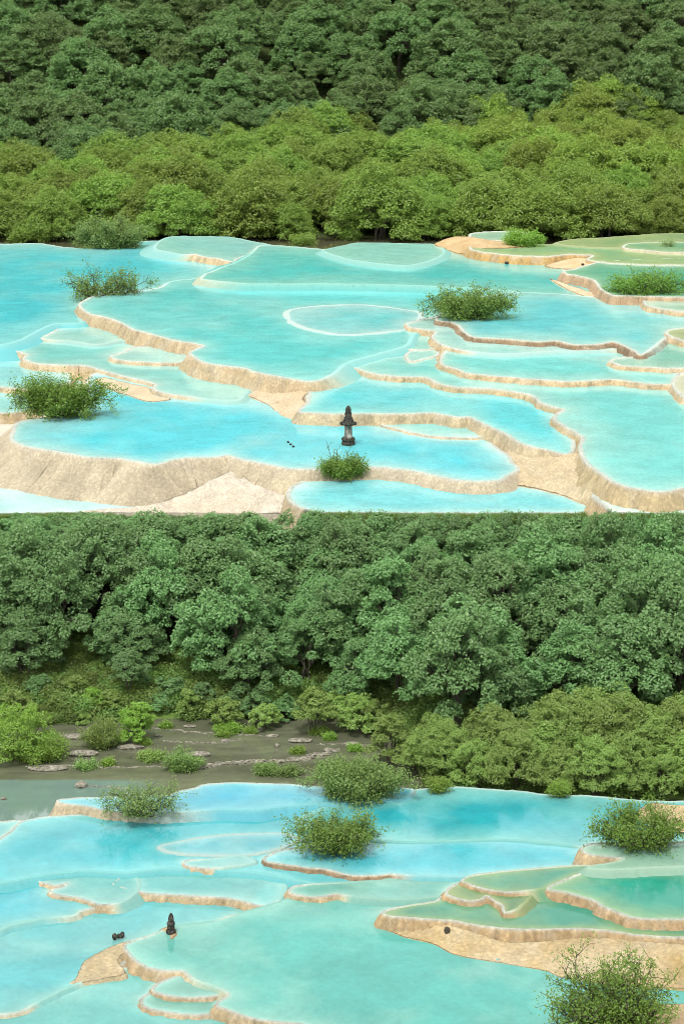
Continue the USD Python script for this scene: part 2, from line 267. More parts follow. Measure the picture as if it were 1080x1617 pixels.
pool('pale far shelf along the dark water', 5.1, [(520, 392, S), (512, 396, S), (560, 410, S), (640, 418, S), (680, 410, S), (700, 398, S), (690, 386, S), (640, 384, S), (593, 383, S), (562, 383, S), (540, 388, S)], lin(130, 214, 204), lin(166, 222, 208), shelf=30, lip=0.005)
pool('far right green pool with a long tan rim', 5.85, [(742, 391), (760, 397), (803, 402), (833, 404), (867, 404), (900, 401), (937, 403), (928, 409), (953, 414), (987, 416), (1053, 418), (1400, 416), (1400, 383), (1000, 385, S), (900, 386, S), (820, 385, S), (760, 385)], lin(120, 190, 150), lin(186, 200, 140), face=lin(220, 182, 118), shelf=22)
pool('olive shallow shelf along the far right shore', 6.0, [(880, 384, S), (950, 390, S), (1400, 398, S), (1400, 368, S), (1060, 368, S), (960, 374, S), (900, 378, S)], lin(134, 178, 128), lin(184, 192, 138), shelf=16)
pool('green shallow pool behind a pale ridge at the far right edge', 6.05, [(985, 391), (1020, 395), (1060, 398), (1400, 400), (1400, 384), (1040, 382, .6), (990, 385, .6)], lin(112, 184, 150), lin(184, 202, 148), shelf=10, lip=0.04)
pool('pale far pool between the trees and the tan bank', 6.2, [(742, 374), (755, 378), (800, 379), (835, 376), (830, 367), (780, 365), (745, 368)], lin(160, 212, 190), lin(186, 214, 184), shelf=10)
pool('thin crescent pool under the rim behind the stupa', 2.03, [(604, 667, .5), (604, 671), (625, 676), (650, 683), (690, 689), (735, 691), (764, 690), (775, 680), (740, 660), (640, 655)], lin(140, 220, 214), lin(192, 230, 218), shelf=12, drop=1.2)
# --- lower terrace, low to high
LD = dict(datum=ZL, drop=1.0, ratio=0.5, lip=0.022, shelf=20)
def lpool(*a, **k): pool(*a, **{**LD, **k})
lpool('nearest pool along the bottom left edge of the lower terrace', 0.0, [(-320, 1590, S), (40, 1585, S), (120, 1560, S), (200, 1530), (330, 1530), (520, 1600), (560, 1700), (-320, 1700)], lin(128, 216, 208))
lpool('smallest crescent pool at the bottom of the lower terrace', 0.15, [(226, 1577), (224, 1583), (228, 1589), (240, 1594), (267, 1599), (302, 1603), (340, 1600), (370, 1590), (360, 1570), (250, 1565)], lin(140, 208, 186), face=lin(226, 202, 158), shelf=14)
lpool('crescent pool above the smallest one', 0.3, [(260, 1550), (246, 1558), (243, 1565), (263, 1572), (293, 1576), (333, 1574), (360, 1571), (400, 1575), (420, 1550), (330, 1530), (290, 1540)], lin(142, 210, 190), face=lin(220, 192, 148), shelf=16)
lpool('wide pale pool left of the cream bank', 0.12, [(-320, 1470), (-320, 1600, S), (0, 1602, .4), (35, 1597, .3), (60, 1582, S), (110, 1558, S), (180, 1530), (260, 1480), (420, 1450), (520, 1420), (420, 1390), (200, 1380), (0, 1440)], lin(116, 220, 222), shelf=30)
lpool('left edge pool behind a drowned ridge', 0.3, [(-320, 1395), (-320, 1485, S), (0, 1468, S), (17, 1461, S), (67, 1451, S), (117, 1446, .6), (126, 1440, .4), (165, 1425), (130, 1395), (60, 1385), (0, 1392)], lin(100, 220, 232), shelf=26)
lpool('two lipped pool on the left of the lower terrace', 0.44, [(60, 1385), (56, 1389), (67, 1394), (87, 1399), (107, 1396), (95, 1403), (79, 1408), (93, 1414), (127, 1419), (153, 1428), (167, 1429), (190, 1425, S), (215, 1408, S), (215, 1388, S), (180, 1374, S), (120, 1374, S), (80, 1377, .6)], lin(122, 214, 206), lin(178, 224, 212), shelf=16)
lpool('wide green central pool of the lower terrace', 0.45, [(203, 1490), (198, 1497), (203, 1504), (213, 1516), (233, 1528), (257, 1533), (283, 1534), (294, 1537), (310, 1548, .6), (345, 1560, .8), (362, 1572, .3), (345, 1584), (344, 1590), (356, 1594), (380, 1603), (410, 1611), (445, 1615), (480, 1619), (540, 1640), (700, 1700), (1400, 1700), (1400, 1480), (900, 1440), (720, 1400), (560, 1405), (460, 1419, S), (427, 1430, S), (380, 1443, S), (360, 1449, .5), (333, 1457, S), (277, 1464, S), (235, 1480, .4)], lin(104, 210, 196), lin(160, 218, 200), shelf=46)
lpool('long pool with a thin tan rim left of the lower bush', 0.42, [(200, 1383), (187, 1391), (180, 1398), (200, 1404), (233, 1411), (280, 1414), (320, 1416), (360, 1419), (382, 1423), (402, 1429), (424, 1431), (440, 1420, S), (450, 1400, S), (420, 1378, S), (330, 1368, S), (250, 1370, S)], lin(125, 218, 212), lin(176, 228, 218), shelf=22)
lpool('thin strip of cyan water at the left edge by the swamp', 0.35, [(-320, 1305), (-320, 1330), (0, 1324), (22, 1318), (45, 1305), (40, 1298), (20, 1297), (0, 1299)], lin(120, 220, 226))
lpool('large cyan pool across the left of the lower terrace', 0.6, [(12, 1318), (-20, 1335), (-320, 1350), (-320, 1400, S), (0, 1394, S), (60, 1383, S), (130, 1375, S), (200, 1378, S), (260, 1372, S), (340, 1374, S), (420, 1380, S), (520, 1400, S), (560, 1408, S), (640, 1400, S), (760, 1385, S), (760, 1340), (620, 1290), (450, 1280), (300, 1283, .7), (267, 1285, .5), (160, 1287, .4), (83, 1290, .3), (40, 1297, .3), (27, 1304, .2)], lin(84, 214, 224), lin(150, 226, 222), shelf=36)
lpool('small lip in the cyan pool below the white ring', 0.68, [(292, 1361), (291, 1365), (300, 1369), (325, 1372), (345, 1370, .8), (400, 1362, S), (380, 1352, S), (335, 1357, S)], lin(140, 222, 216), lin(186, 230, 220), shelf=10)
lpool('drowned white ring ridge in the lower cyan pool', 0.65, [(253, 1337, .9), (266, 1345, .9), (300, 1349, .9), (360, 1351, .9), (400, 1349, .9), (440, 1340, .9), (470, 1328, .9), (450, 1317, .9), (360, 1319, .9), (312, 1325, .9), (282, 1330, .9)], lin(96, 214, 226), lin(176, 226, 222), lip=0.02, shelf=26, white=0.6)
lpool('small pool with a rounded tan lip in the middle of the lower terrace', 0.66, [(470, 1400), (459, 1404), (458, 1409), (471, 1414), (493, 1417), (512, 1416), (531, 1412), (560, 1416, S), (640, 1420, S), (720, 1410, S), (730, 1394, S), (640, 1388, S), (560, 1394, S), (500, 1397, .7)], lin(120, 206, 190), lin(166, 216, 198), shelf=20)
lpool('cyan pool with a thin brown rim before the lower bush', 0.8, [(445, 1344), (418, 1356), (421, 1361), (453, 1366), (487, 1371), (513, 1373), (533, 1378), (560, 1383), (593, 1383), (617, 1381), (660, 1383, S), (740, 1384, S), (753, 1381, .3), (833, 1374, .3), (920, 1368, .3), (940, 1350), (920, 1330, S), (800, 1326, S), (720, 1326, S), (620, 1328, S), (520, 1336)], lin(98, 218, 230), lin(166, 228, 226), face=lin(178, 152, 118), shelf=26, drop=0.6)
lpool('deep teal pool across the back of the lower terrace', 0.86, [(470, 1300, S), (540, 1322, S), (620, 1329, S), (700, 1328, S), (800, 1326, S), (900, 1335, S), (960, 1340), (1400, 1330), (1400, 1262), (1053, 1267, .6), (987, 1263, .6), (933, 1258, .6), (863, 1256, .6), (827, 1251, .6), (780, 1248, .6), (720, 1244, .6), (650, 1249, .6), (560, 1262, .6), (500, 1280, S)], lin(60, 202, 212), lin(152, 222, 212), shelf=44)
lpool('far left pool with a pale broken rim above the swamp', 0.98, [(92, 1265), (100, 1269), (140, 1274), (170, 1281), (240, 1284, .6), (290, 1282, .7), (350, 1278, S), (410, 1279, S), (427, 1275, S), (487, 1270, S), (560, 1266, S), (640, 1258, S), (650, 1247, .6), (560, 1242, .6), (493, 1243, .5), (460, 1240, .4), (400, 1238, .3), (365, 1237, .3), (322, 1240, .2), (310, 1245, .2), (277, 1252, .2), (268, 1257, .2), (165, 1260, .2), (110, 1262)], lin(66, 206, 236), lin(150, 226, 228), face=lin(230, 214, 178), shelf=30)
lpool('long green pool behind the tan bank on the lower right', 1.05, [(622, 1436), (606, 1442), (611, 1446), (627, 1448), (693, 1453), (720, 1455), (763, 1463), (820, 1468), (853, 1468), (907, 1467), (953, 1469), (1003, 1476), (1053, 1480), (1400, 1484), (1400, 1420), (900, 1390), (760, 1385, .3), (740, 1395, .3), (700, 1415), (690, 1424), (655, 1430, .5)], lin(80, 178, 150), lin(160, 190, 132), face=lin(222, 192, 144), shelf=16)
lpool('small dark green pond inside a double tan rim', 1.27, [(722, 1398), (709, 1405), (706, 1413), (722, 1419), (742, 1423), (760, 1420), (768, 1415), (782, 1423), (794, 1431), (798, 1441), (815, 1436, .8), (835, 1418, S), (840, 1400, S), (800, 1385), (750, 1388)], lin(108, 166, 118), lin(168, 184, 124), face=lin(214, 182, 132), shelf=18)
lpool('green pool behind the upper tan rim right of centre', 1.42, [(745, 1384, .4), (730, 1391), (738, 1395), (753, 1401), (787, 1408), (814, 1409), (850, 1404, S), (900, 1398, S), (940, 1380), (930, 1368, .4), (870, 1371, .4), (800, 1377, .4)], lin(88, 184, 152), lin(164, 192, 136), face=lin(216, 182, 132), shelf=18)
lpool('big emerald pool at the right edge with a thick tan rim', 1.45, [(905, 1386), (892, 1391), (872, 1399), (867, 1405), (893, 1410), (920, 1417), (943, 1425), (950, 1431), (973, 1440), (997, 1449), (1030, 1452), (1080, 1452), (1400, 1452), (1400, 1364), (1080, 1368, .4), (987, 1375, .4), (925, 1379, .4), (912, 1383)], lin(58, 186, 158), lin(160, 196, 138), face=lin(222, 190, 144), shelf=20)
lpool('pale green pool with a short tan lip beside the right bush', 1.7, [(940, 1333), (924, 1337), (920, 1344), (935, 1350), (967, 1354), (985, 1356, .7), (975, 1362, S), (930, 1370, S), (960, 1373, S), (1080, 1368, S), (1400, 1364), (1400, 1325), (1040, 1332, .3), (980, 1332, .3)], lin(150, 208, 180), lin(186, 222, 196), shelf=22)

# outlines first, then each pool's water and rim
for i, p in enumerate(POOLS):
    p['o'] = smooth_outline(p['pts'], seed=i)
    pg = Polygon(p['o'][:, :2])
    p['poly'] = pg if pg.is_valid else pg.buffer(0)
def signed_area(q): return 0.5 * np.sum(q[:, 0] * np.roll(q[:, 1], -1) - np.roll(q[:, 0], -1) * q[:, 1])

def pool_water(i, p):
    o, z = p['o'], p['z']
    x0, y0, x1, y1 = p['poly'].bounds
    big = (x1 - x0) * (y1 - y0) > 60000
    sx, sy = (5.0, 2.6) if big else (3.5, 2.0)
    gx, gy = np.meshgrid(np.arange(x0, x1, sx), np.arange(y0, y1, sy))
    g = np.c_[gx.ravel(), gy.ravel()] + np.random.default_rng(i).uniform(-.4, .4, (gx.size, 2))
    g = g[shapely.contains_xy(p['poly'].buffer(-0.8), g[:, 0], g[:, 1])]
    pts = np.vstack([o[:, :2], g])
    tri = Delaunay(pts).simplices
    c = pts[tri].mean(1)
    tri = tri[shapely.contains_xy(p['poly'], c[:, 0], c[:, 1])]
    v = at(pts[:, 0], pts[:, 1], z)
    a = v[tri]; nz = np.cross(a[:, 1] - a[:, 0], a[:, 2] - a[:, 0])[:, 2]
    tri[nz < 0] = tri[nz < 0][:, ::-1]
    # depth of the water: shallow along its own edge and along every higher basin that rises out of it
    sc = np.array([1.0, 2.3])
    d, own = cKDTree(o[:, :2] * sc).query(pts * sc)
    so = o[own, 2]
    edge = np.exp(-np.maximum(d, 0) / 2.4) * 0.5 * (1 - so)
    if p['white']: edge = np.exp(-np.maximum(d, 0) / 4.0) * 0.45 * p['white'] * np.clip(meshkit.fbm(v * [0.25, 0.1, 0], 3, 61) * 3 - 0.7, 0.1, 1)
    d = d + so * 7
    others = [q['o'] for q in POOLS if q['upper'] == p['upper'] and q['z'] > z]
    if others:
        oo = np.vstack(others)
        dd, w_ = cKDTree(oo[:, :2] * sc).query(pts * sc); sp = oo[w_, 2]
        dd = np.maximum(dd - 3, 0) * 1.15
        edge = np.maximum(edge, np.exp(-dd / 2.4) * 0.45 * (1 - sp))
        d = np.minimum(d, dd + sp * 9)
    w = v * np.array([0.065, 0.035, 0]) if p['upper'] else v * np.array([0.16, 0.15, 0])
    n = meshkit.fbm(w + i * 7.3, 4, 5); n2 = meshkit.fbm(w * 2.7 + i * 3.1, 4, 15)
    depth = 1 - np.exp(-np.maximum(d - 1.0, 0) / (p['shelf'] * ((0.45 if p['upper'] else 0.25) + (1.1 if p['upper'] else 0.95) * n)))
    depth = np.clip(depth * (0.62 + 1.5 * (n2 - 0.5) + 0.35 + 0.6 * (n - 0.5)), 0, 1)
    deep2 = (p['deep'] * 0.92 + p['deep'].mean() * (0.035 if p['upper'] else 0.0)) * ((0.84 if p['upper'] else 0.74) + 0.2 * n[:, None])
    col = p['shallow'] * 0.94 * (1 - depth[:, None]) + deep2 * depth[:, None]
    edge = edge[:, None]
    white = (W_ if p['shallow'][2] > 0.25 else OLIVE)
    col = col * (1 - edge) + white * edge
    return v, tri, col

def pool_rim(i, p):
    o = p['o'][:, :2].copy(); s = p['o'][:, 2]; z = p['z']
    v0 = at(o[:, 0], o[:, 1], z)[:, :2]
    if signed_area(v0) < 0: v0, o, s = v0[::-1], o[::-1], s[::-1]
    t = np.roll(v0, -1, 0) - np.roll(v0, 1, 0)
    nrm = np.c_[t[:, 1], -t[:, 0]]
    for _ in range(4): nrm = (np.roll(nrm, 1, 0) + nrm * 2 + np.roll(nrm, -1, 0)) / 4
    nrm /= np.linalg.norm(nrm, axis=1, keepdims=True) + 1e-9
    up = p['upper']; k = 1.0 if up else 0.42
    bank = (o[:, 1] > 804) & (o[:, 1] < 815) if p['front'] else np.zeros(len(o), bool)
    n = len(o)
    big = meshkit.fbm(np.c_[v0 * (0.45 if up else 1.1), np.full(n, i)], 3, 3)
    flute = meshkit.noise(np.c_[v0 * (1.9 if up else 4.5), np.full(n, i)], 8)
    lipn = meshkit.fbm(np.c_[v0 * (1.3 if up else 3.0), np.full(n, i)], 3, 9)
    drop = np.where(bank, 7.0, p['drop'] * (0.8 + 0.4 * big) * (1 - 0.28 * s))
    ratio = np.where(bank, 0.04, p['ratio'] * (0.75 + 0.5 * big) + (2.3 if up else 1.5) * s)
    lip = p['lip'] * (1 - 0.8 * s) * (0.4 + 1.2 * lipn)
    if p['white']: lip = p['lip'] * (0.1 + 1.2 * lipn * big)
    lipw = np.where(bank, 0.05, k * (0.26 + 0.22 * lipn + 0.10 * s + 0.12 * p['white']) * (1 if not p['white'] else 0.25 + 1.6 * big))
    rows = []; cols = []
    dark = big * 0 + 1.0
    prof = [(-1.6, -0.30, 'in'), (-0.45, -0.01, 'in'), (0.0, 1.0, 'lip'), (0.55, 0.9, 'lip')]
    for u, h, kind in prof:
        off = lipw * u
        zz = np.zeros(n) + z + (lip * h if h > 0 else h * k * 0.4)
        rows.append(np.c_[v0 + nrm * off[:, None], zz])
        hard = W_ * 0.6 + p['shallow'] * 0.4 if kind == 'in' else W_ * 0.7 + CREAM * 0.3
        cols.append(hard * (1 - s[:, None]) + (p['shallow'] * 0.80 + p['deep'] * 0.14 if not p['white'] else (p['shallow'] * (0.85 - 0.4 * p['white']) + W_ * 0.38 * p['white'])) * (0.78 if p['upper'] else 0.66) * s[:, None])
    T_ = [0.03, 0.09, 0.18, 0.3, 0.43, 0.57, 0.72, 0.86, 1.0]
    for j, u in enumerate(T_):
        run = lipw * 0.55 + drop * ratio * (0.55 * u + 0.45 * u ** 2.2) + np.minimum(drop, 1.5) * 0.13 * np.sin(np.pi * min(1, u * 2.4) * 0.5)
        wob = (meshkit.fbm(np.c_[v0 * (1.1 if up else 2.6), np.full(n, u * 2.2 + i)], 3, 21) - 0.5)
        run = run + np.where(bank, 0.0, k * (0.55 * wob + 0.38 * (flute - 0.5)) * min(1, u * 5) * (1 - 0.5 * s))
        rows.append(np.c_[v0 + nrm * run[:, None], z - drop * u + 0 * s])
        f = min(1.0, u / 0.10)
        tanv = p['face'] * (0.86 + 0.3 * flute[:, None])
        hi = (meshkit.fbm(np.c_[v0 * (0.8 if up else 2.0), np.full(n, u * 1.5)], 3, 31)[:, None] - 0.5) * 2.0
        tanv = tanv * (1 - np.clip(hi, 0, 0.6)) + CREAM * np.clip(hi, 0, 0.6)
        c = CREAM * (1 - f) + tanv * f
        g_ = min(0.55, 0.15 + u * (1.6 if up else 2.0))
        wet = (p['shallow'] * (1 - g_) * 0.95 + p['deep'] * g_ * 0.9)
        if p['white']: wet = p['shallow'] * 0.8 + W_ * 0.12 * p['white']
        wet = wet * (0.70 if p['upper'] else 0.56)
        c = c * (1 - s[:, None]) + wet * s[:, None]
        c = np.where(bank[:, None], MOSS, c)
        cols.append(c)
    v = np.vstack(rows); c = np.vstack(cols); R = len(rows)
    ii, jj = np.meshgrid(np.arange(R - 1), np.arange(n), indexing='ij'); jn = (jj + 1) % n
    q = np.stack([ii * n + jj, (ii + 1) * n + jj, (ii + 1) * n + jn, ii * n + jn], -1).reshape(-1, 4)
    return v, np.vstack([q[:, [0, 1, 2]], q[:, [0, 2, 3]]]), c, np.tile(s, R)

for i, p in enumerate(POOLS):
    x = thing('pool', p['label'], kind='structure')
    v, f, c = pool_water(i, p); obj('water', (v, f), M['pool' if p['upper'] else 'pool_low'], x, colors=c * (ALB if p['upper'] else 0.43))
    v, f, c, wet = pool_rim(i, p); r_ = obj('rim', (v, f), M['travertine'], x, smooth=True, colors=c * 0.62)
    UsdGeom.PrimvarsAPI(r_).CreatePrimvar('wet', T.FloatArray, 'vertex').Set(Vt.FloatArray.FromNumpy(wet.astype(np.float32)))

# bare travertine between the pools: outline points (x, y, level)
def stone(label, pts, c1, c2, datum, rough=0.12, seed=0, extra=(), fr=1.0):
    q = np.array(pts, float); e = np.array(list(pts) + list(extra), float)
    o = smooth_outline([(a, b, 0) for a, b, _ in pts], step=2.0, seed=seed + 50, amp=1.0)
    pg = Polygon(o[:, :2]).buffer(0)
    rb = RBFInterpolator(e[:, :2] * [1, 2], e[:, 2], kernel='linear', smoothing=0.0)
    x0, y0, x1, y1 = pg.bounds
    gx, gy = np.meshgrid(np.arange(x0, x1, 1.8), np.arange(y0, y1, 1.0))
    g = np.c_[gx.ravel(), gy.ravel()]; g = g[shapely.contains_xy(pg.buffer(-0.6), g[:, 0], g[:, 1])]
    pp = np.vstack([o[:, :2], g]); tri = Delaunay(pp).simplices; c = pp[tri].mean(1)
    tri = tri[shapely.contains_xy(pg, c[:, 0], c[:, 1])]
    z = rb(pp * [1, 2])
    v = at(pp[:, 0], pp[:, 1], datum + z)
    inner = np.clip(cKDTree(o[:, :2]).query(pp)[0] / 6.0, 0, 1)
    nb = meshkit.fbm(v * [0.55 * fr, 0.35 * fr, 0] + seed, 4, 41); nf = meshkit.fbm(v * [2.2 * fr, 1.6 * fr, 0] + seed, 3, 43)
    ridge = 1 - np.abs(2 * meshkit.noise(v * [0.5 * fr, 0.3 * fr, 0] + seed, 47) - 1)
    v[:, 2] += inner * rough * ((nb - 0.5) * 2.2 + (ridge - 0.5) * 0.9 + (nf - 0.5) * 0.7)
    m = np.clip(nb * 1.5 - 0.3, 0, 1)[:, None]
    col = np.array(c1) * (1 - m) + np.array(c2) * m
    # skirt
    n = len(o); b = v[:n]; ctr = b[:, :2].mean(0)
    t = np.roll(b[:, :2], -1, 0) - np.roll(b[:, :2], 1, 0)
    nr = np.c_[t[:, 1], -t[:, 0]] * np.sign(signed_area(b[:, :2])); nr /= np.linalg.norm(nr, axis=1, keepdims=True) + 1e-9
    bankm = (o[:, 1] > 806) & (o[:, 1] < 815)
    k = np.where(bankm, 0.02, 0.5 if datum == ZU else 0.25)
    sk = np.c_[b[:, :2] + nr * k[:, None], b[:, 2] - np.where(bankm, 7.0, 0.7 if datum == ZU else 0.35)]
    jj = np.arange(n); jn = (jj + 1) % n; N = len(v)
    qd = np.vstack([np.c_[jj, N + jj, N + jn], np.c_[jj, N + jn, jn]])
    a = v[tri]; nz = np.cross(a[:, 1] - a[:, 0], a[:, 2] - a[:, 0])[:, 2]; tri[nz < 0] = tri[nz < 0][:, ::-1]
    p_ = obj('travertine_bank', (np.vstack([v, sk]), np.vstack([tri, qd])), M['travertine'], None, smooth=True,
             colors=0.69 * np.vstack([col, np.where(bankm[:, None], MOSS, col[:n])]))
    tag(p_, label, kind='structure')

stone('cream apron of lime at the foot of the tall rim', [(120, FB, -.95), (170, 803, -.8), (225, 800, -.6), (262, 790, -.2), (300, 775, .3), (345, 752, .9), (375, 742, 1.1), (400, 765, .6), (440, 778, .4), (462, 790, .3), (480, FB, -.1), (300, FB, -.7)], lin(236, 222, 196), lin(244, 234, 214), ZU, 0.55, 1)
stone('cream slope between the central pool and the stupa pool', [(385, 606, 2.15), (410, 598, 2.5), (470, 600, 2.7), (500, 603, 3.0), (512, 607, 2.95), (490, 618, 2.85), (478, 630, 2.7), (490, 645, 2.6), (474, 655, 2.2), (466, 664, 1.85), (440, 655, 1.86), (425, 640, 1.9), (400, 628, 2.0), (380, 622, 2.1)], lin(238, 220, 188), lin(228, 204, 162), ZU, 0.22, 2)
stone('lumpy cream slope between the two right hand rims', [(800, 712, 1.95), (835, 716, 2.1), (880, 720, 2.6), (905, 714, 2.9), (922, 718, 3.0), (935, 745, 2.6), (945, 770, 2.3), (965, 790, 2.15), (1000, 800, 2.15), (1060, 803, 2.15), (1060, FB, 2.1), (960, FB, 1.5), (925, 797, 1.15), (890, 783, 1.15), (850, 772, 1.15), (800, 763, 1.15), (812, 745, 1.6)], lin(238, 222, 190), lin(226, 204, 160), ZU, 0.4, 3)
stone('cream strip with pebbles below the rim of the stupa pool', [(575, 742, 1.85), (620, 742, 1.8), (670, 749, 1.7), (715, 759, 1.5), (760, 764, 1.3), (760, 768, 1.15), (700, 764, 1.15), (640, 757, 1.15), (590, 752, 1.15), (560, 748, 1.3)], lin(240, 230, 212), lin(226, 208, 180), ZU, 0.1, 4)
stone('tan bank of bare lime by the far right trees', [(686, 386, 5.2), (700, 378, 6.1), (718, 373, 6.5), (745, 374, 6.6), (790, 381, 6.3), (830, 388, 6.0), (800, 391, 5.9), (760, 392, 5.85), (748, 397, 5.5), (738, 402, 4.8), (712, 396, 4.7)], lin(224, 196, 148), lin(210, 176, 120), ZU, 0.25, 5)
stone('cream ledge under the far right pool', [(860, 419, 4.75), (905, 407, 5.6), (930, 408, 5.75), (932, 420, 5.2), (925, 424, 4.8), (890, 424, 4.65)], lin(236, 214, 170), lin(228, 196, 146), ZU, 0.1, 6)
stone('cream foot below the pinkish rim', [(868, 440, 4.65), (890, 446, 4.8), (925, 458, 4.8), (945, 464, 4.75), (930, 470, 4.65), (895, 456, 4.65)], lin(240, 222, 184), lin(236, 210, 166), ZU, 0.06, 7)
stone('cream flat with a tiny terrace behind the left bush', [(165, 596, 2.0), (200, 604, 2.0), (235, 612, 2.0), (242, 622, 2.0), (270, 630, 1.95), (235, 634, 1.93), (205, 625, 1.93), (170, 614, 1.93), (150, 600, 2.0)], lin(240, 222, 186), lin(234, 212, 172), ZU, 0.08, 8)
stone('triangular cream bank below the broken stones', [(100, 1557, .1), (118, 1548, .13), (132, 1520, .15), (150, 1508, .18), (180, 1494, .28), (207, 1486, .45), (200, 1500, .42), (186, 1518, .3), (198, 1538, .2), (170, 1545, .15), (130, 1553, .12)], lin(236, 220, 184), lin(226, 204, 158), ZL, 0.05, 10, fr=2)
stone('small tan mound under the little stupa', [(246, 1481, .2), (252, 1470, .42), (263, 1464, .56), (275, 1466, .58), (278, 1476, .5), (270, 1484, .46), (255, 1485, .3)], lin(226, 200, 158), lin(214, 184, 136), ZL, 0.03, 11, fr=2)
stone('broad tan and ochre bank before the long green pool', [(612, 1455, .5), (640, 1452, .75), (700, 1460, .9), (740, 1470, .85), (800, 1488, .62), (860, 1487, .66), (930, 1480, .75), (1000, 1486, .85), (1090, 1492, .95), (1400, 1496, .95), (1400, 1575, .5), (1040, 1560, .5), (960, 1556, .47), (885, 1544, .46), (862, 1534, .46), (787, 1521, .46), (720, 1509, .46), (680, 1490, .47), (630, 1478, .46), (606, 1463, .46)], lin(244, 226, 188), lin(222, 192, 130), ZL, 0.09, 12, extra=[(700, 1482, .55), (1060, 1520, .7), (940, 1515, .6)], fr=1.6)
stone('tan bank in the bottom right corner', [(985, 1640, .46), (1000, 1600, .5), (1040, 1588, .62), (1400, 1584, .7), (1400, 1700, .5), (980, 1700, .46)], lin(232, 206, 162), lin(220, 190, 144), ZL, 0.06, 13, fr=2)
stone('cream mound by the right edge behind the bush', [(1005, 1285, 1.0), (1015, 1275, 1.4), (1032, 1268, 1.8), (1070, 1272, 1.9), (1400, 1276, 1.9), (1400, 1310, 1.4), (1080, 1302, 1.3), (1040, 1296, 1.15)], lin(236, 210, 166), lin(226, 196, 148), ZL, 0.12, 14, fr=1.5)

# ------------------------------------------------------------------ ground, swamp, hills
def field(name, label, xs, ys, zfun, mat):
    X, Y = np.meshgrid(xs, ys); Z = zfun(X, Y)
    v = np.c_[X.ravel(), Y.ravel(), Z.ravel()]; nx, ny = len(xs), len(ys)
    i, j = np.meshgrid(np.arange(ny - 1), np.arange(nx - 1), indexing='ij'); a = (i * nx + j).ravel()
    f = np.vstack([np.c_[a, a + 1, a + nx + 1], np.c_[a, a + nx + 1, a + nx]])
    return tag(obj(name, (v, f), mat, None, smooth=True), label, kind='structure')

def nz2(X, Y, s, seed, oct=4):
    return meshkit.fbm(np.stack([X * s, Y * s, np.full_like(X, 0.37)], -1), oct, seed) - 0.5

SW_L, SW_U = ZL - 0.45, ZU + 1.3
def shore(X):      # where the lower swamp meets the foot of the hill
    return np.interp(X, [-60, -22, -12, 0, 3.0, 5.5, 9, 60], [124.5, 124.5, 126, 126, 123.0, 114, 112.5, 111])
def z_hill(X, Y):
    X, Y = np.asarray(X, float), np.asarray(Y, float)
    s = Y - shore(X)
    slope = np.interp(X, [-30, 3, 9, 30], [0.17, 0.17, 0.10, 0.10])
    z = SW_L - 0.02 + np.where(s > 0, 0.35 * np.minimum(s, 1) + s * slope, s * 0.12)
    return np.maximum(z, SW_L - 1.2) + nz2(X, Y, 0.35, 71) * 0.7 * np.clip(s / 3, 0, 1)
field('hillside', 'wooded slope between the swamp and the upper terrace', np.linspace(-75, 75, 220), np.linspace(104, 158, 110), z_hill, M['grass_slope'])
SHF = 371.0
def z_far(X, Y):
    X, Y = np.asarray(X, float), np.asarray(Y, float)
    s = Y - SHF - nz2(X, Y, 0.03, 75) * 14
    z = SW_U - 0.05 + np.where(s > 0, 0.125 * s + np.maximum(s - 98, 0) * 0.33, s * 0.08)
    return np.maximum(z, SW_U - 1.5) + nz2(X, Y, 0.06, 77) * 3.5 * np.clip(s / 20, 0, 1) + nz2(X, Y, 0.012, 79) * 16 * np.clip((s - 90) / 60, 0, 1)
field('mountain_slope', 'forested mountain slope behind the upper terrace', np.linspace(-480, 480, 240), np.linspace(300, 1000, 220), z_far, M['earth'])
# bed of lime under the terraces
def z_bedl(X, Y): return np.where(Y > 109.5, ZL - 1.6, ZL - 0.75) + 0 * X
field('lime_bed', 'bed of lime under the lower pools', np.linspace(-60, 60, 40), np.linspace(60, 112, 30), z_bedl, M['lime'])
def z_bedu(X, Y): return np.interp(Y, [152, 175, 230, 300, 345], [ZU - 1.6, ZU - 0.2, ZU + 1.2, ZU + 1.9, ZU + 0.6]) + 0 * X
field('lime_bed', 'bed of lime under the upper pools', np.linspace(-120, 120, 60), np.linspace(152, 352, 60), z_bedu, M['lime'])
gm = trimesh.creation.box((4000, 4000, 0.2)); gm.apply_translation((0, 1000, ZL - 4))
tag(obj('ground', gm, M['earth']), 'valley ground spreading out to the horizon', kind='structure')

def sheet(name, label, x0, x1, y0, y1, z, nx, ny, colf):
    xs, ys = np.linspace(x0, x1, nx), np.linspace(y0, y1, ny); X, Y = np.meshgrid(xs, ys)
    v = np.c_[X.ravel(), Y.ravel(), np.full(X.size, z)]
    i, j = np.meshgrid(np.arange(ny - 1), np.arange(nx - 1), indexing='ij'); a = (i * nx + j).ravel()
    f = np.vstack([np.c_[a, a + 1, a + nx + 1], np.c_[a, a + nx + 1, a + nx]])
    return tag(obj(name, (v, f), M['swamp'], None, colors=colf(X, Y).reshape(-1, 3)), label, kind='structure')
def swamp_col(X, Y):
    n = (nz2(X * 0.4, Y * 2.2, 0.3, 81) * 1.3 + nz2(X, Y * 3, 0.9, 82) * 0.6)[..., None]
    brown = np.array([0.074, 0.079, 0.050]) * (1 + n * 1.2)
    teal = lin(112, 138, 126) * 0.55 * (1 + n * 0.25)
    edge = 115.2 + nz2(X, Y, 0.5, 83) * 0.5
    t = (np.clip((edge - Y) / 0.25, 0, 1) * np.clip((-10.5 - X) / 3.0, 0, 1))[..., None]
    return brown * (1 - t) + teal * t
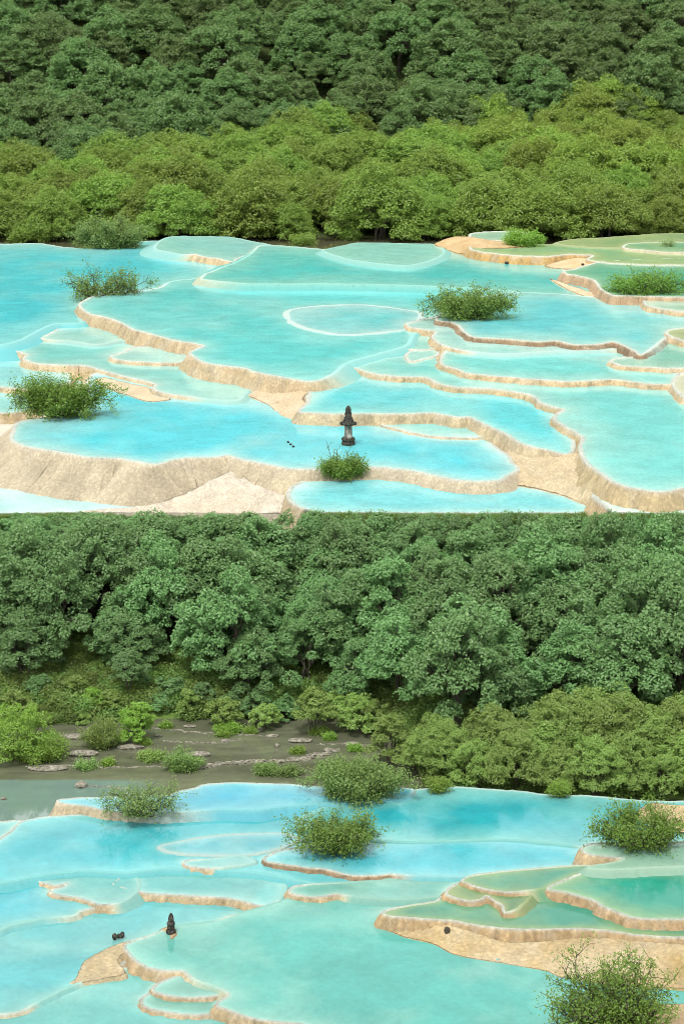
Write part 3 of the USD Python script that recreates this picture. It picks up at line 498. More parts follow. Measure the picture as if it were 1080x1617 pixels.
sheet('swamp_water', 'still brown water behind the lower terrace, greyish teal near the left rim', -75, 75, 104, 128, SW_L, 300, 120, swamp_col)
sheet('swamp_water', 'dark still water under the trees behind the upper terrace', -260, 260, 322, 392, SW_U, 60, 30, lambda X, Y: np.array([0.045, 0.045, 0.024]) * (1 + nz2(X, Y, 0.1, 85)[..., None]))

# ------------------------------------------------------------------ vegetation builders
def leaves(c, nrm, l, w, rng):
    """rhombic leaves at c, facing nrm"""
    n = len(c)
    r = rng.normal(size=(n, 3)); a = np.cross(nrm, r); a /= np.linalg.norm(a, axis=1, keepdims=True) + 1e-9
    b = np.cross(nrm, a); b /= np.linalg.norm(b, axis=1, keepdims=True) + 1e-9
    L = (l * rng.uniform(0.7, 1.3, n))[:, None]; Wd = (w * rng.uniform(0.7, 1.3, n))[:, None]
    bend = nrm / (np.linalg.norm(nrm, axis=1, keepdims=True) + 1e-9) * L * 0.12
    v = np.stack([c - a * L / 2 - bend, c - b * Wd / 2, c + a * L / 2 - bend, c + b * Wd / 2], 1).reshape(-1, 3)
    k = np.arange(n)[:, None] * 4
    return v, np.vstack([k + [0, 1, 2], k + [0, 2, 3]])

def curve(a, b, sag, rng, n=6, wob=0.06):
    t = np.linspace(0, 1, n)[:, None]; L = np.linalg.norm(b - a)
    p = a * (1 - t) + b * t
    p[:, 2] += sag * L * (np.sin(np.pi * t[:, 0]))
    p[1:-1] += rng.normal(size=(n - 2, 3)) * wob * L * 0.5
    return p

def crown_tree(seed, R, H, stems, puffs, nleaf, leaf, flat=0.6, base=0.3, lean=0.0, droop=0.25, top=None, trunk_r=None):
    """trunk with limbs reaching into a crown of many leaf clumps; returns (wood, leaves)"""
    rng = np.random.default_rng(seed)
    wood, lf = MB(), MB()
    hb = H * base
    cs, rs = [], []
    phase = rng.uniform(0, 7)
    tries = 0
    while len(cs) < puffs and tries < 4000:
        tries += 1
        az = rng.uniform(0, 2 * np.pi); u = rng.uniform(0, 1)
        lob = 0.82 + 0.22 * math.sin(3 * az + phase) * rng.uniform(0.3, 1) + rng.uniform(-0.1, 0.1)
        el = math.asin(u ** 0.8)
        rad = rng.uniform(0.55, 1.0) ** 0.5
        pr = R * rng.uniform(0.17, 0.30)
        x, y = R * lob * rad * math.cos(el) * math.cos(az), R * lob * rad * math.cos(el) * math.sin(az)
        zc = hb + (H - hb - pr * flat) * (math.sin(el) * rad) * (0.9 + 0.1 * math.cos(2 * az + phase))
        c = np.array([x + lean * zc, y, max(zc, hb * 0.8)])
        if any(np.linalg.norm((c - q) * [1, 1, 1.4]) < 0.62 * (pr + r) * 0.8 for q, r in zip(cs, rs)): continue
        cs.append(c); rs.append(pr)
    cs, rs = np.array(cs), np.array(rs)
    per = np.maximum(8, (nleaf * rs ** 2 / (rs ** 2).sum())).astype(int)
    for c, r, n in zip(cs, rs, per):
        d = rng.normal(size=(n, 3)); d[:, 2] = np.abs(d[:, 2]) * 0.9 - 0.35; d /= np.linalg.norm(d, axis=1, keepdims=True)
        rr = r * rng.uniform(0.35, 1.08, n) ** 0.6
        pt = c + d * rr[:, None] * [1, 1, flat]
        rim = np.hypot(d[:, 0], d[:, 1]); pt[:, 2] -= droop * r * rim ** 2 * rng.uniform(0.5, 1.2, n)
        sub = meshkit.noise(pt / (leaf * 3.2) + seed, 5) > 0.36
        pt, d = pt[sub], d[sub]
        if top is not None:
            keep = pt[:, 2] < top; pt, d = pt[keep], d[keep]
        nr = d * 0.55 + rng.normal(size=pt.shape) * 0.5 + np.array([0, 0, 0.75])
        nr /= np.linalg.norm(nr, axis=1, keepdims=True)
        lf.add(*leaves(pt, nr, leaf, leaf * 0.58, rng))
    tr = trunk_r or H * 0.022
    bases = [np.array([0, 0, -0.3])] if stems == 1 else [np.array([math.cos(a) * R * 0.07 * rng.uniform(0.4, 1.4), math.sin(a) * R * 0.07 * rng.uniform(.4, 1.4), -0.3]) for a in np.arange(stems) * 2.4]
    forks = []
    for b in bases:
        tip = np.array([b[0] * (2.6 if stems > 1 else 1) + rng.normal() * R * 0.06, b[1] * (2.6 if stems > 1 else 1) + rng.normal() * R * 0.06, H * (base + rng.uniform(0.02, 0.14))])
        p = curve(b, tip, 0, rng, 6, 0.07)
        k = tr * (1.35 if stems == 1 else 0.8)
        wood.add(*tube(p, np.linspace(k, k * 0.6, 6), 6)); forks.append((tip, k * 0.6))
    order = rng.permutation(len(cs))[: min(len(cs), 26)]
    for q in order:
        tip, k = forks[int(np.argmin([np.linalg.norm((cs[q] - t)[:2]) for t, _ in forks]))] if stems > 1 else forks[0]
        st = tip * rng.uniform(0.82, 1.0)
        wood.add(*tube(curve(st, cs[q] + [0, 0, rs[q] * 0.15], 0.05, rng, 6, 0.08), np.linspace(k * 0.62, k * 0.14, 6), 5))
    return wood.get(), lf.get()

def bush_mesh(seed, Rx, Ry, H, stems, leaf, per_twig, twig_leafless=0.0, spread=1.0, lean=0.0, up=0.55, dense=1.0, thin=1.0):
    """low shrub: arching stems that fork into twigs set with single leaves"""
    rng = np.random.default_rng(seed)
    wood, lf = MB(), MB()
    for s in range(stems):
        az = s * 2.39996 + rng.uniform(-.3, .3); q = math.sqrt((s + 0.5) / stems)
        el = (1 - q) * 1.35 + 0.12
        reach = rng.uniform(0.55, 1.08)
        tip = np.array([Rx * math.cos(az) * math.cos(el) * reach + lean * H, Ry * math.sin(az) * math.cos(el) * reach, max(0.08 * H, H * (math.sin(el) ** up) * reach)])
        b = np.array([Rx * 0.13 * math.cos(az) * q, Ry * 0.13 * math.sin(az) * q, -0.15])
        p = curve(b, tip, 0.16 * (1 - math.sin(el)), rng, 8, 0.13)
        r0 = thin * 0.0075 * (Rx + H)
        wood.add(*tube(p, np.linspace(r0, r0 * 0.25, 8), 5))
        for k in range(int(9 * dense)):
            t = rng.uniform(0.3, 1.0); i = min(6, int(t * 7)); st = p[i] * (1 - (t * 7 - i)) + p[i + 1] * (t * 7 - i)
            dirv = (p[i + 1] - p[i]); dirv = dirv / (np.linalg.norm(dirv) + 1e-9)
            d2 = dirv * 0.6 + rng.normal(size=3) * 0.62 + [0, 0, 0.25]; d2 /= np.linalg.norm(d2)
            L = (Rx + H) * rng.uniform(0.10, 0.22)
            en = st + d2 * L; en[2] = max(en[2], 0.05)
            tw = curve(st, en, 0.06, rng, 5, 0.10)
            wood.add(*tube(tw, np.linspace(r0 * 0.35, r0 * 0.12, 5), 4))
            if rng.uniform() < twig_leafless: continue
            n = int(per_twig * rng.uniform(0.6, 1.4))
            tt = rng.uniform(0.1, 1.08, n) * 4; ii = np.clip(tt.astype(int), 0, 3)
            c = tw[ii] + (tw[ii + 1] - tw[ii]) * (tt - ii)[:, None] + rng.normal(size=(n, 3)) * leaf * 1.1
            nr = rng.normal(size=(n, 3)) * 0.6 + [0, 0, 0.8]; nr /= np.linalg.norm(nr, axis=1, keepdims=True)
            lf.add(*leaves(c, nr, leaf, leaf * 0.55, rng))
    return wood.get(), lf.get()

# ------------------------------------------------------------------ prototypes of trees, kept as classes
TOP = {}
def proto(name, wl, leafmat):
    path = '/World/Looks/' + name
    stage.CreateClassPrim(path)
    p = stage.GetPrimAtPath(path); p.SetTypeName('Xform')
    for part, mesh, mat in (('trunk', wl[0], M['bark']), ('crown', wl[1], leafmat)):
        usdkit.mesh(stage, path + '/' + part, mesh, mat, smooth=(part == 'trunk'))
    TOP[path] = float(np.percentile(wl[1][0][:, 2], 99.7))
    return path

def place(pr, name, label, cat, loc, rz, sc, group):
    x = thing(name, label, cat, loc, rz, sc, group)
    x.GetReferences().AddInternalReference(Sdf.Path(pr)); x.SetInstanceable(True)
    return x

PR = {'belt': [], 'mountain': [], 'hill': [], 'shrub': [], 'edge': []}
for k in range(6):
    PR['belt'].append(proto(f'belt_tree_kind_{k}', crown_tree(100 + k, 8.0, 11.5, 6, 60, 27000, 0.40, 0.66, 0.14, droop=0.4), M['leaf_belt2'] if k == 5 else M['leaf_belt']))
    PR['mountain'].append(proto(f'mountain_tree_kind_{k}', crown_tree(200 + k, 8.6, 16.0, 1 if k % 2 else 3, 56, 22000, 0.54, 0.55, 0.2, droop=0.4), M['leaf_mountain']))
    PR['hill'].append(proto(f'hillside_tree_kind_{k}', crown_tree(300 + k, 3.1, 6.8, 1 if k % 3 else 3, 40, 17000, 0.20, 0.5, 0.24, droop=0.5), M['leaf_hill']))
    PR['shrub'].append(proto(f'shore_tree_kind_{k}', crown_tree(400 + k, 2.3, 4.4, 5, 46, 17000, 0.118, 0.6, 0.3, droop=0.4), M['leaf_shrub']))

def third(X, Y):
    u = X / Y * FPX / 360.0
    return 'left' if u < -0.5 else ('right' if u > 0.5 else 'middle')

def scatter(x0, x1, y0, y1, sp, seed):
    rng = np.random.default_rng(seed); out = []
    row = 0; y = y0
    while y < y1:
        x = x0 + (sp * 0.5 if row % 2 else 0)
        while x < x1:
            out.append((x + rng.uniform(-.36, .36) * sp, y + rng.uniform(-.36, .36) * sp, rng.uniform(0, 360), rng.uniform(0, 1), int(rng.integers(6))))
            x += sp
        row += 1; y += sp * 0.82
    return out

# --- behind the upper terrace: the light belt, then the mountain
def belt_end(X): return np.interp(X, [-90, -55, -35, -10, 30, 60, 95], [425, 432, 446, 456, 462, 476, 488])
for X, Y, rz, u, k in scatter(-100, 100, 366, 492, 11.6, 1):
    if abs(X) > Y * 0.18 + 12 or Y > belt_end(X) + (u - 0.5) * 26: continue
    s = 0.72 + 0.6 * u; k = 5 if (X > 22 and Y > 395 and u > 0.45) else min(k, 4); zb = 'at the water edge' if Y < 385 else ('in the middle rows' if Y < belt_end(X) - 25 else 'in the back rows')
    place(PR['belt'][k], 'belt_tree', f'wide yellow green belt tree behind the upper pools, {zb}, {third(X, Y)} third', 'tree',
          (X, Y, z_far(X, Y) if Y > 373 else SW_U - 0.1), rz, (s * 1.05, s * 1.05, s * (0.9 + 0.25 * ((u * 7) % 1))), f'belt trees {zb}, {third(X, Y)}')
for X, Y, rz, u, k in scatter(-130, 130, 428, 620, 14.0, 2):
    if abs(X) > Y * 0.18 + 14 or Y < belt_end(X) - 6 + (u - 0.5) * 14: continue
    if 100 - float(z_far(X, Y)) / Y * 3000 < -110: continue
    s = 0.78 + 0.5 * u; zb = 'at the foot' if Y < belt_end(X) + 35 else 'higher up'
    place(PR['mountain'][k], 'mountain_tree', f'tall dark green tree {zb} on the mountain slope, {third(X, Y)} third', 'tree', (X, Y, z_far(X, Y)), rz, (s, s, s * (0.92 + 0.2 * ((u * 5) % 1))), f'mountain trees {zb}, {third(X, Y)}')

# --- the hillside between the swamp and the upper terrace
rngh = np.random.default_rng(8)
edge_pts = np.vstack([at(p['o'][m, 0], p['o'][m, 1], p['z']) for p in POOLS if p['front'] for m in [(p['o'][:, 1] > 808) & (p['o'][:, 1] < 815)]])
def front_edge(X):
    j = np.argsort(edge_pts[:, 0]); return np.interp(X, edge_pts[j, 0], edge_pts[j, 1])
for X, Y, rz, u, k in scatter(-40, 40, 112, 152, 3.7, 3):
    if abs(X) > Y * 0.18 + 8: continue
    s0 = shore(X)
    lo = s0 + (1.6 if X < 2 else np.interp(X, [4, 8, 14, 22], [2.8, 4.6, 6.2, 8.0]))
    if X < -8 and Y < s0 + 5.0: continue
    fe = front_edge(X)
    if Y < lo or Y > fe - 0.9: continue
    g = float(z_hill(X, Y)); zb = 'lower' if Y < 131 else ('middle' if Y < 138 else 'upper')
    s = 0.78 + 0.55 * u
    lim = -(Y + 0.6) * (FB - 2.5 - YH) / FPX - g - 0.05      # how high a crown can stand below the lip of the terrace
    hk = TOP[PR['hill'][k]]; sz = min(s * (0.95 + 0.25 * ((u * 9) % 1)), lim / hk)
    if Y > fe - 5.5: sz = lim / hk * rngh.uniform(0.9, 1.0)
    if sz < 0.35: continue
    place(PR['hill'][k], 'hillside_tree', f'bluish green tree, {zb} rows of the slope between the terraces, {third(X, Y)} third', 'tree', (X, Y, g - 0.1), rz, (s, s, sz), f'slope trees, {zb} rows, {third(X, Y)}')
# a dense row of shrubs right against the bank
for X in np.r_[np.arange(-34, 34, 0.95), -2.6, -2.2, 18.3, 18.8]:
    fe = float(front_edge(X)) if X not in (-2.6, -2.2, 18.3, 18.8) else (142.6 if X < 0 else 138.4); Y = fe - 0.7 - rngh.uniform(0, 0.5); g = float(z_hill(X, Y))
    lim = -(Y + 0.3) * (FB + 0.6 - YH) / FPX - g
    s = rngh.uniform(0.62, 0.85)
    k = int(rngh.integers(6)); lim = max(lim, 0.8)
    place(PR['hill'][k], 'hillside_tree', f'bluish green tree close under the lip of the upper terrace, {third(X, Y)} third', 'tree', (X, Y, g - 0.1), rngh.uniform(0, 360), (s, s, lim / TOP[PR['hill'][k]]), f'trees under the lip, {third(X, Y)}')
# --- bright shore trees on the lower right
for X, Y, rz, u, k in scatter(1.5, 32, 110.5, 131, 2.4, 4):
    s0 = float(shore(X))
    if X > Y * 0.18 + 8 or Y < s0 - 1.2 or Y > s0 + np.interp(X, [4, 8, 14, 22], [1.6, 3.2, 4.8, 6.6]) or (X < 5 and Y < 119): continue
    g = max(float(z_hill(X, Y)), SW_L - 0.15); s = 0.76 + 0.42 * u; zb = 'front row' if Y < s0 + 2.2 else ('middle' if Y < s0 + 7.5 else 'back rows')
    place(PR['shrub'][k], 'shore_tree', f'yellow green many stemmed tree in the {zb} of the grove right of the swamp', 'tree', (X, Y, g), rz, (s, s, s), f'grove trees, {zb}')

# ------------------------------------------------------------------ single shrubs and trees of the pools and the swamp
def lone(name, label, cat, wl, leafmat, px, py, z, rz=0, scale=1.0):
    x = thing(name, label, cat, at(px, py, z), rz, (scale,) * 3)
    obj('branches' if cat == 'bush' else 'trunk', wl[0], M['bark'], x, smooth=True)
    obj('foliage' if cat == 'bush' else 'crown', wl[1], leafmat, x)
    return x
def mpp(py, z): return -z / (py - YH)       # metres per photograph pixel there

def bush(label, px, py, z, wpx, hpx, leafmat, seed, leafpx=3.4, **k):
    m = mpp(py, z)
    a = dict(stems=26, per_twig=14, twig_leafless=0.1); a.update(k); a['per_twig'] = int(a['per_twig'] * 2.3)
    wl = bush_mesh(seed, wpx * m / 2 * 1.04, wpx * m / 2 * 0.72, hpx * m * 0.79, leaf=leafpx * m, **a)
    return lone('bush', label, 'bush', wl, leafmat, px, py, z)
bush('dense pale green bush on the far left edge of the upper pools', 176, 391, ZU + 2.8, 122, 50, M['leaf_pale'], 1, leafpx=3.4, stems=50, per_twig=22, twig_leafless=0.02)
bush('low olive bush in the dark water at the far left', 48, 381, ZU + 1.4, 84, 30, M['leaf_belt'], 2, leafpx=3.2, stems=30, per_twig=18)
bush('airy dark bush leaning out behind the left end of the central pool', 163, 476, ZU + 2.75, 150, 60, M['leaf_dark'], 3, leafpx=3.6, stems=30, per_twig=9, twig_leafless=0.2)
bush('lush green bush on the back edge of the stupa pool at the left', 96, 657, ZU + 1.85, 158, 74, M['leaf_green'], 4, leafpx=4.0, stems=54, per_twig=17, twig_leafless=0.05)
bush('round dark bush standing in the water right of the white ring', 742, 502, ZU + 4.7, 158, 54, M['leaf_dark'], 5, leafpx=3.6, stems=44, per_twig=15, twig_leafless=0.1)
bush('spreading bush before the dark teal pool at the right edge', 1018, 474, ZU + 4.75, 160, 56, M['leaf_green'], 6, leafpx=3.6, stems=40, per_twig=13, twig_leafless=0.12)
bush('low green bush with bare twigs below the stone stupa', 541, 751, ZU + 1.4, 76, 32, M['leaf_green'], 7, leafpx=3.6, stems=26, per_twig=15, twig_leafless=0.05)
bush('small round bush in the dark water behind the middle of the upper pools', 555, 378, ZU + 1.4, 28, 20, M['leaf_green'], 8, leafpx=2.8, stems=18, per_twig=16)
bush('thin yellowish shrub in the dark water behind the upper pools', 478, 385, ZU + 1.4, 52, 18, M['leaf_belt'], 9, leafpx=2.8, stems=16, per_twig=9)
bush('bright green shrub by the pale far pool at the right', 826, 388, ZU + 5.9, 62, 28, M['leaf_bright'], 10, leafpx=3.0, stems=30, per_twig=15)
bush('thin twiggy shrub on the olive shelf at the far right', 1056, 390, ZU + 5.9, 30, 13, M['leaf_pale'], 11, leafpx=2.4, stems=12, per_twig=4, twig_leafless=0.5)
bush('airy light bush on the rim of the far left pool of the lower terrace', 222, 1284, ZL + 1.1, 150, 44, M['leaf_pale'], 12, leafpx=3.8, stems=30, per_twig=8, twig_leafless=0.15)
bush('rounded fresh green bush on the back shore of the lower terrace', 566, 1255, ZL + 1.0, 150, 60, M['leaf_pale'], 13, leafpx=4.0, stems=60, per_twig=22, twig_leafless=0.03)
bush('olive green bush standing in the middle of the lower pools', 531, 1341, ZL + 0.9, 162, 62, M['leaf_dark'], 14, leafpx=4.2, stems=46, per_twig=13, twig_leafless=0.12)
bush('big twiggy bush behind the pale green pool at the right', 1008, 1336, ZL + 1.6, 176, 68, M['leaf_green'], 15, leafpx=4.2, stems=46, per_twig=12, twig_leafless=0.12)
bush('tall open bush with black branches in the bottom right corner', 967, 1650, ZL + 0.5, 208, 176, M['leaf_green'], 16, leafpx=4.8, stems=60, per_twig=17, twig_leafless=0.14, up=0.7, thin=1.0)

# bare twigs rising from the bush below the stupa
tw = MB(); tl = MB(); rng = np.random.default_rng(77); m = mpp(751, ZU + 1.4); b0 = at(541, 751, ZU + 1.4)
for dx, top, ex in ((-18, 55, -8), (-6, 44, -4), (4, 47, 7), (12, 36, 12), (22, 30, 10)):
    a = np.array([dx * 0.5 * m, 0, 5 * m]); e = np.array([(dx + ex) * m, 0.2, top * m])
    c = curve(a, e, 0, rng, 7, 0.06); tw.add(*tube(c, np.linspace(0.035, 0.012, 7), 4))
    for q in range(4):
        i = 2 + q; e2 = c[i] + np.array([rng.uniform(-6, 6) * m, 0, rng.uniform(4, 9) * m])
        tw.add(*tube(curve(c[i], e2, 0, rng, 4, 0.06), np.linspace(0.02, 0.009, 4), 4))
        cc = np.vstack([e2 + rng.normal(size=(2, 3)) * 0.1, c[i:i + 1]]); nr = rng.normal(size=(3, 3)) + [0, -.3, .4]; nr /= np.linalg.norm(nr, axis=1, keepdims=True)
        tl.add(*leaves(cc, nr, 0.17, 0.1, rng))
bp = stage.GetPrimAtPath('/World/bush_006')
obj('bare_twig', tw.get(), M['bark'], bp, smooth=True); obj('twig_leaves', tl.get(), M['leaf_green'], bp)

def ltree(label, px, py, z, wpx, hpx, leafmat, seed, stems=4, base=0.3, leafpx=3.4, n=7000, puffs=40, flat=0.6):
    m = mpp(py, z)
    wl = crown_tree(seed, wpx * m / 2, hpx * m, stems, puffs, n, leafpx * m, flat, base)
    return lone('swamp_tree', label, 'tree', wl, leafmat, px, py, z)
ltree('large bright green tree at the left edge of the swamp', 28, 1196, SW_L, 118, 96, M['leaf_bright'], 501, 5, 0.16, n=11000, puffs=52)
ltree('bright green round tree standing alone in the swamp', 216, 1172, SW_L, 66, 72, M['leaf_bright'], 502, 6, 0.2, n=8500, puffs=40)
ltree('slender yellow green tree on the far bank of the swamp', 495, 1157, SW_L, 74, 80, M['leaf_shrub'], 503, 5, 0.3)
ltree('small pale tree on a grass islet in the swamp', 351, 1150, SW_L, 58, 52, M['leaf_shrub'], 504, 4, 0.34)
ltree('low pale tree beside the slender one on the far bank', 418, 1150, SW_L, 54, 42, M['leaf_shrub'], 505, 4, 0.25)
ltree('small tree at the foot of the slope left of the lone swamp tree', 146, 1128, SW_L, 52, 48, M['leaf_bright'], 506, 3, 0.3)
ltree('small tree at the foot of the slope right of the lone swamp tree', 298, 1132, SW_L, 44, 50, M['leaf_shrub'], 507, 3, 0.25)
ltree('bushy tree at the swamp shore beside the bright grove', 566, 1152, SW_L, 84, 64, M['leaf_shrub'], 508, 4, 0.2)
ltree('low tree at the foot of the slope near the left edge', 92, 1128, SW_L, 66, 40, M['leaf_shrub'], 509, 4, 0.15)
ltree('dark shrub like tree at the shore in the middle of the slope foot', 250, 1124, SW_L + .1, 60, 36, M['leaf_hill'], 510, 3, 0.15)
ltree('grey green tree with a bare stem on the grassy slope', 200, 1100, SW_L + .9, 70, 84, M['leaf_hill'], 511, 3, 0.42)
ltree('thin tree with a bare stem in the dark gap of the slope', 385, 1098, SW_L + .9, 60, 78, M['leaf_hill'], 512, 2, 0.45)

SHRUBS = []
ltree('round yellow green tree at the left end of the grove by the water', 618, 1206, SW_L, 84, 92, M['leaf_shrub'], 513, 5, 0.26, leafpx=3.0, n=11000)
ltree('leaning yellow green tree beside the fresh green shore bush', 668, 1228, SW_L, 92, 84, M['leaf_shrub'], 514, 5, 0.3, leafpx=3.0, n=11000)
SHRUB_LABELS = ['pale shrub on the far bank behind the large left swamp tree', 'bluish shrub on the grassy slope near the left edge', 'pale shrub at the slope foot between the left trees', 'pale shrub on the bank just left above the lone swamp tree', 'small bluish shrub on the open slope below the dark trees', 'bluish shrub at the bank right of the lone swamp tree', 'bluish shrub on the bank left of the small islet tree', 'bluish shrub on the bank right of the small islet tree', 'bluish shrub behind the low pale bank tree', 'bluish shrub at the shore left of the slender tree', 'pale shrub at the shore right of the slender tree', 'pale shrub at the left end of the bright grove', 'bluish shrub highest on the slope at the left edge', 'small pale shrub on the slope left of the rock ledge', 'small pale shrub on the slope right of the rock ledge', 'small pale shrub in the swamp behind the islet bush', 'low bright shrub in the swamp above the large left tree']
def bush2(name, label, px, py, z, wpx, hpx, leafmat, seed, leafpx=3.0, **k):
    m = mpp(py, z); a = dict(stems=22, per_twig=16, twig_leafless=0.03); a.update(k); a['per_twig'] = int(a['per_twig'] * 2)
    lone(name, label, 'bush', bush_mesh(seed, wpx * m / 2, wpx * m / 2 * 0.7, hpx * m, leaf=leafpx * m, **a), leafmat, px, py, z)
bush2('swamp_bush', 'round bush on the islet left of the lone swamp tree', 162, 1180, SW_L, 62, 44, M['leaf_shrub'], 601, stems=34)
bush2('swamp_bush', 'wide low scrub at the foot of the large left tree', 60, 1199, SW_L, 110, 30, M['leaf_bright'], 602, stems=40)
bush2('swamp_bush', 'small green tuft behind the debris in the swamp', 288, 1216, SW_L, 62, 26, M['leaf_pale'], 603, stems=30)
bush2('swamp_bush', 'flat tuft in front of the debris line', 420, 1222, SW_L, 34, 13, M['leaf_pale'], 604)
bush2('swamp_bush', 'sparse flat weeds left of the bushes on the lower back shore', 455, 1224, SW_L, 50, 12, M['leaf_pale'], 605, stems=14, per_twig=8)
bush2('swamp_bush', 'thin reeds near the pale bar at the left of the swamp', 135, 1214, SW_L, 40, 12, M['leaf_pale'], 606, stems=12, per_twig=6)
bush2('swamp_bush', 'small yellow green sprig on the edge of the lower pools', 692, 1248, ZL + 1.0, 44, 16, M['leaf_bright'], 607, stems=14, per_twig=8)
bush2('swamp_bush', 'yellow sprig at the shore in front of the grove', 884, 1255, ZL + 1.0, 40, 20, M['leaf_bright'], 608, stems=14, per_twig=8)
bush2('swamp_bush', 'small tuft on the water in the middle of the swamp', 240, 1200, SW_L, 46, 10, M['leaf_shrub'], 609, stems=16)
bush2('swamp_bush', 'green fringe of bushes under the small pale islet tree', 358, 1156, SW_L, 46, 12, M['leaf_bright'], 610, stems=20)

rng = np.random.default_rng(91)
for k, (px, py, w, h, mt) in enumerate([(20, 1118, 70, 44, 'leaf_shrub'), (60, 1096, 60, 34, 'leaf_hill'), (118, 1106, 54, 40, 'leaf_shrub'), (172, 1118, 50, 34, 'leaf_shrub'), (226, 1090, 46, 30, 'leaf_hill'), (268, 1110, 54, 42, 'leaf_hill'),
        (322, 1116, 52, 40, 'leaf_hill'), (366, 1122, 44, 36, 'leaf_hill'), (405, 1124, 60, 46, 'leaf_hill'), (450, 1134, 50, 42, 'leaf_hill'), (530, 1142, 56, 52, 'leaf_shrub'), (600, 1136, 70, 56, 'leaf_shrub'), (10, 1070, 66, 44, 'leaf_hill'),
        (85, 1068, 40, 24, 'leaf_shrub'), (160, 1072, 44, 26, 'leaf_shrub'), (128, 1150, 36, 22, 'leaf_shrub'), (30, 1140, 60, 24, 'leaf_bright')]):
    y = SW_L * 0 + 0
    D = float(shore((px - CX) / FPX * 126)) + max(0, (1128 - py) * 0.11)
    z = max(float(z_hill((px - CX) / FPX * D, D)), SW_L)
    mm = D / FPX
    wl = crown_tree(800 + k, w * mm / 2, h * mm, 4, 34, 6500, 3.3 * mm, 0.6, 0.14)
    x = thing('shore_shrub', SHRUB_LABELS[k], 'shrub', ((px - CX) / FPX * D, D, z - 0.05))
    SHRUBS.append((px, x)); obj('stems', wl[0], M['bark'], x, smooth=True); obj('foliage', wl[1], M[mt], x)

# undergrowth on the open part of the slope and along the shore: nobody could count it
rng = np.random.default_rng(31)
pv, pf = bush_mesh(701, 0.6, 0.6, 0.62, 18, 0.13, 14)[1]
ug = '/World/undergrowth'
pi = UsdGeom.PointInstancer.Define(stage, ug)
UsdGeom.Scope.Define(stage, ug + '/prototypes')
protos = []
for k in range(3):
    w_, l_ = bush_mesh(701 + k, 0.62, 0.62, 0.6, 18, 0.13, 14)
    usdkit.mesh(stage, f'{ug}/prototypes/leafy_clump_{k}', l_, M['leaf_under']); protos.append(Sdf.Path(f'{ug}/prototypes/leafy_clump_{k}'))
pos, idx, sc, ori = [], [], [], []
for X, Y, rz, u, k in scatter(-34, 34, 110, 152, 0.85, 9):
    s0 = float(shore(X))
    if Y < s0 + 0.1 or Y > float(front_edge(X)) - 0.5 or abs(X) > Y * 0.18 + 5: continue
    if u < 0.25 and Y > s0 + 1.5: continue
    pos.append((X, Y, float(z_hill(X, Y)) - 0.05)); idx.append(k % 3); s = 0.6 + 0.9 * u; sc.append((s, s, s * 0.9))
    ori.append(Gf.Quath(math.cos(math.radians(rz) / 2), 0, 0, math.sin(math.radians(rz) / 2)))
for e in edge_pts[::3]:
    if abs(e[0]) > 32: continue
    for q in range(3):
        s = rng.uniform(0.5, 0.9)
        pos.append((e[0] + rng.normal() * 0.15, e[1] - rng.uniform(0.12, 0.4), e[2] - 0.66 * s - (0.05 if q == 0 else rng.uniform(0.2, 1.6)))); idx.append(int(rng.integers(3))); sc.append((s, s, s))
        a_ = rng.uniform(0, math.pi); ori.append(Gf.Quath(math.cos(a_), 0, 0, math.sin(a_)))
pi.CreatePrototypesRel().SetTargets(protos)
pi.CreatePositionsAttr(Vt.Vec3fArray([Gf.Vec3f(*p) for p in pos])); pi.CreateProtoIndicesAttr(Vt.IntArray(idx))
pi.CreateScalesAttr(Vt.Vec3fArray([Gf.Vec3f(*p) for p in sc])); pi.CreateOrientationsAttr(Vt.QuathArray(ori))
tag(pi.GetPrim(), 'low green undergrowth covering the slope above the swamp', 'undergrowth', kind='stuff')

# ------------------------------------------------------------------ the two stupas
def lathe(profile, sides, wob=0.0, seed=0, rot=0.0):
    pr = np.array(profile, float); a = np.arange(sides) * 2 * np.pi / sides + rot
    v = np.stack([pr[:, 0][:, None] * np.cos(a), pr[:, 0][:, None] * np.sin(a), np.repeat(pr[:, 1][:, None], sides, 1)], -1).reshape(-1, 3)
    if wob: v[:, :2] *= (1 + (meshkit.fbm(v * 3.0 + seed, 3, 3)[:, None] - 0.5) * 2 * wob)
    i, j = np.meshgrid(np.arange(len(pr) - 1), np.arange(sides), indexing='ij'); jn = (j + 1) % sides
    q = np.stack([i * sides + j, i * sides + jn, (i + 1) * sides + jn, (i + 1) * sides + j], -1).reshape(-1, 4)
    return v, np.vstack([q[:, [0, 1, 2]], q[:, [0, 2, 3]]])
zs = ZU + 1.9; m = mpp(702, zs)
st = thing('stone_stupa', 'tall weathered stone stupa standing in the turquoise pool of the upper terrace', 'stupa', at(550, 702, zs))
def pf(*rows): return [(r * m, h * m) for r, h in rows]
obj('base', lathe(pf((0.01, -3), (10.2, -3), (10.6, 1), (10.9, 4), (9.4, 5.2), (9.2, 6), (10.6, 7), (10.9, 10), (9.6, 11.6), (7.2, 12.2), (0.01, 12.2)), 16, 0.07, 1), M['stone_dark'], st, smooth=35)
obj('shaft', lathe(pf((0.01, 12), (6.9, 12), (6.7, 20), (6.5, 31), (6.4, 32), (0.01, 32)), 8, 0.04, 2, 0.39), M['stone_shaft'], st, smooth=25)
obj('roof', lathe(pf((0.01, 30.6), (8.5, 30.6), (11.0, 31.4), (11.6, 33.5), (10.2, 35.6), (9.0, 37.5), (8.2, 40), (7.6, 43), (5.6, 43.8), (0.01, 43.9)), 8, 0.05, 3, 0.39), M['stone_dark'], st, smooth=25)
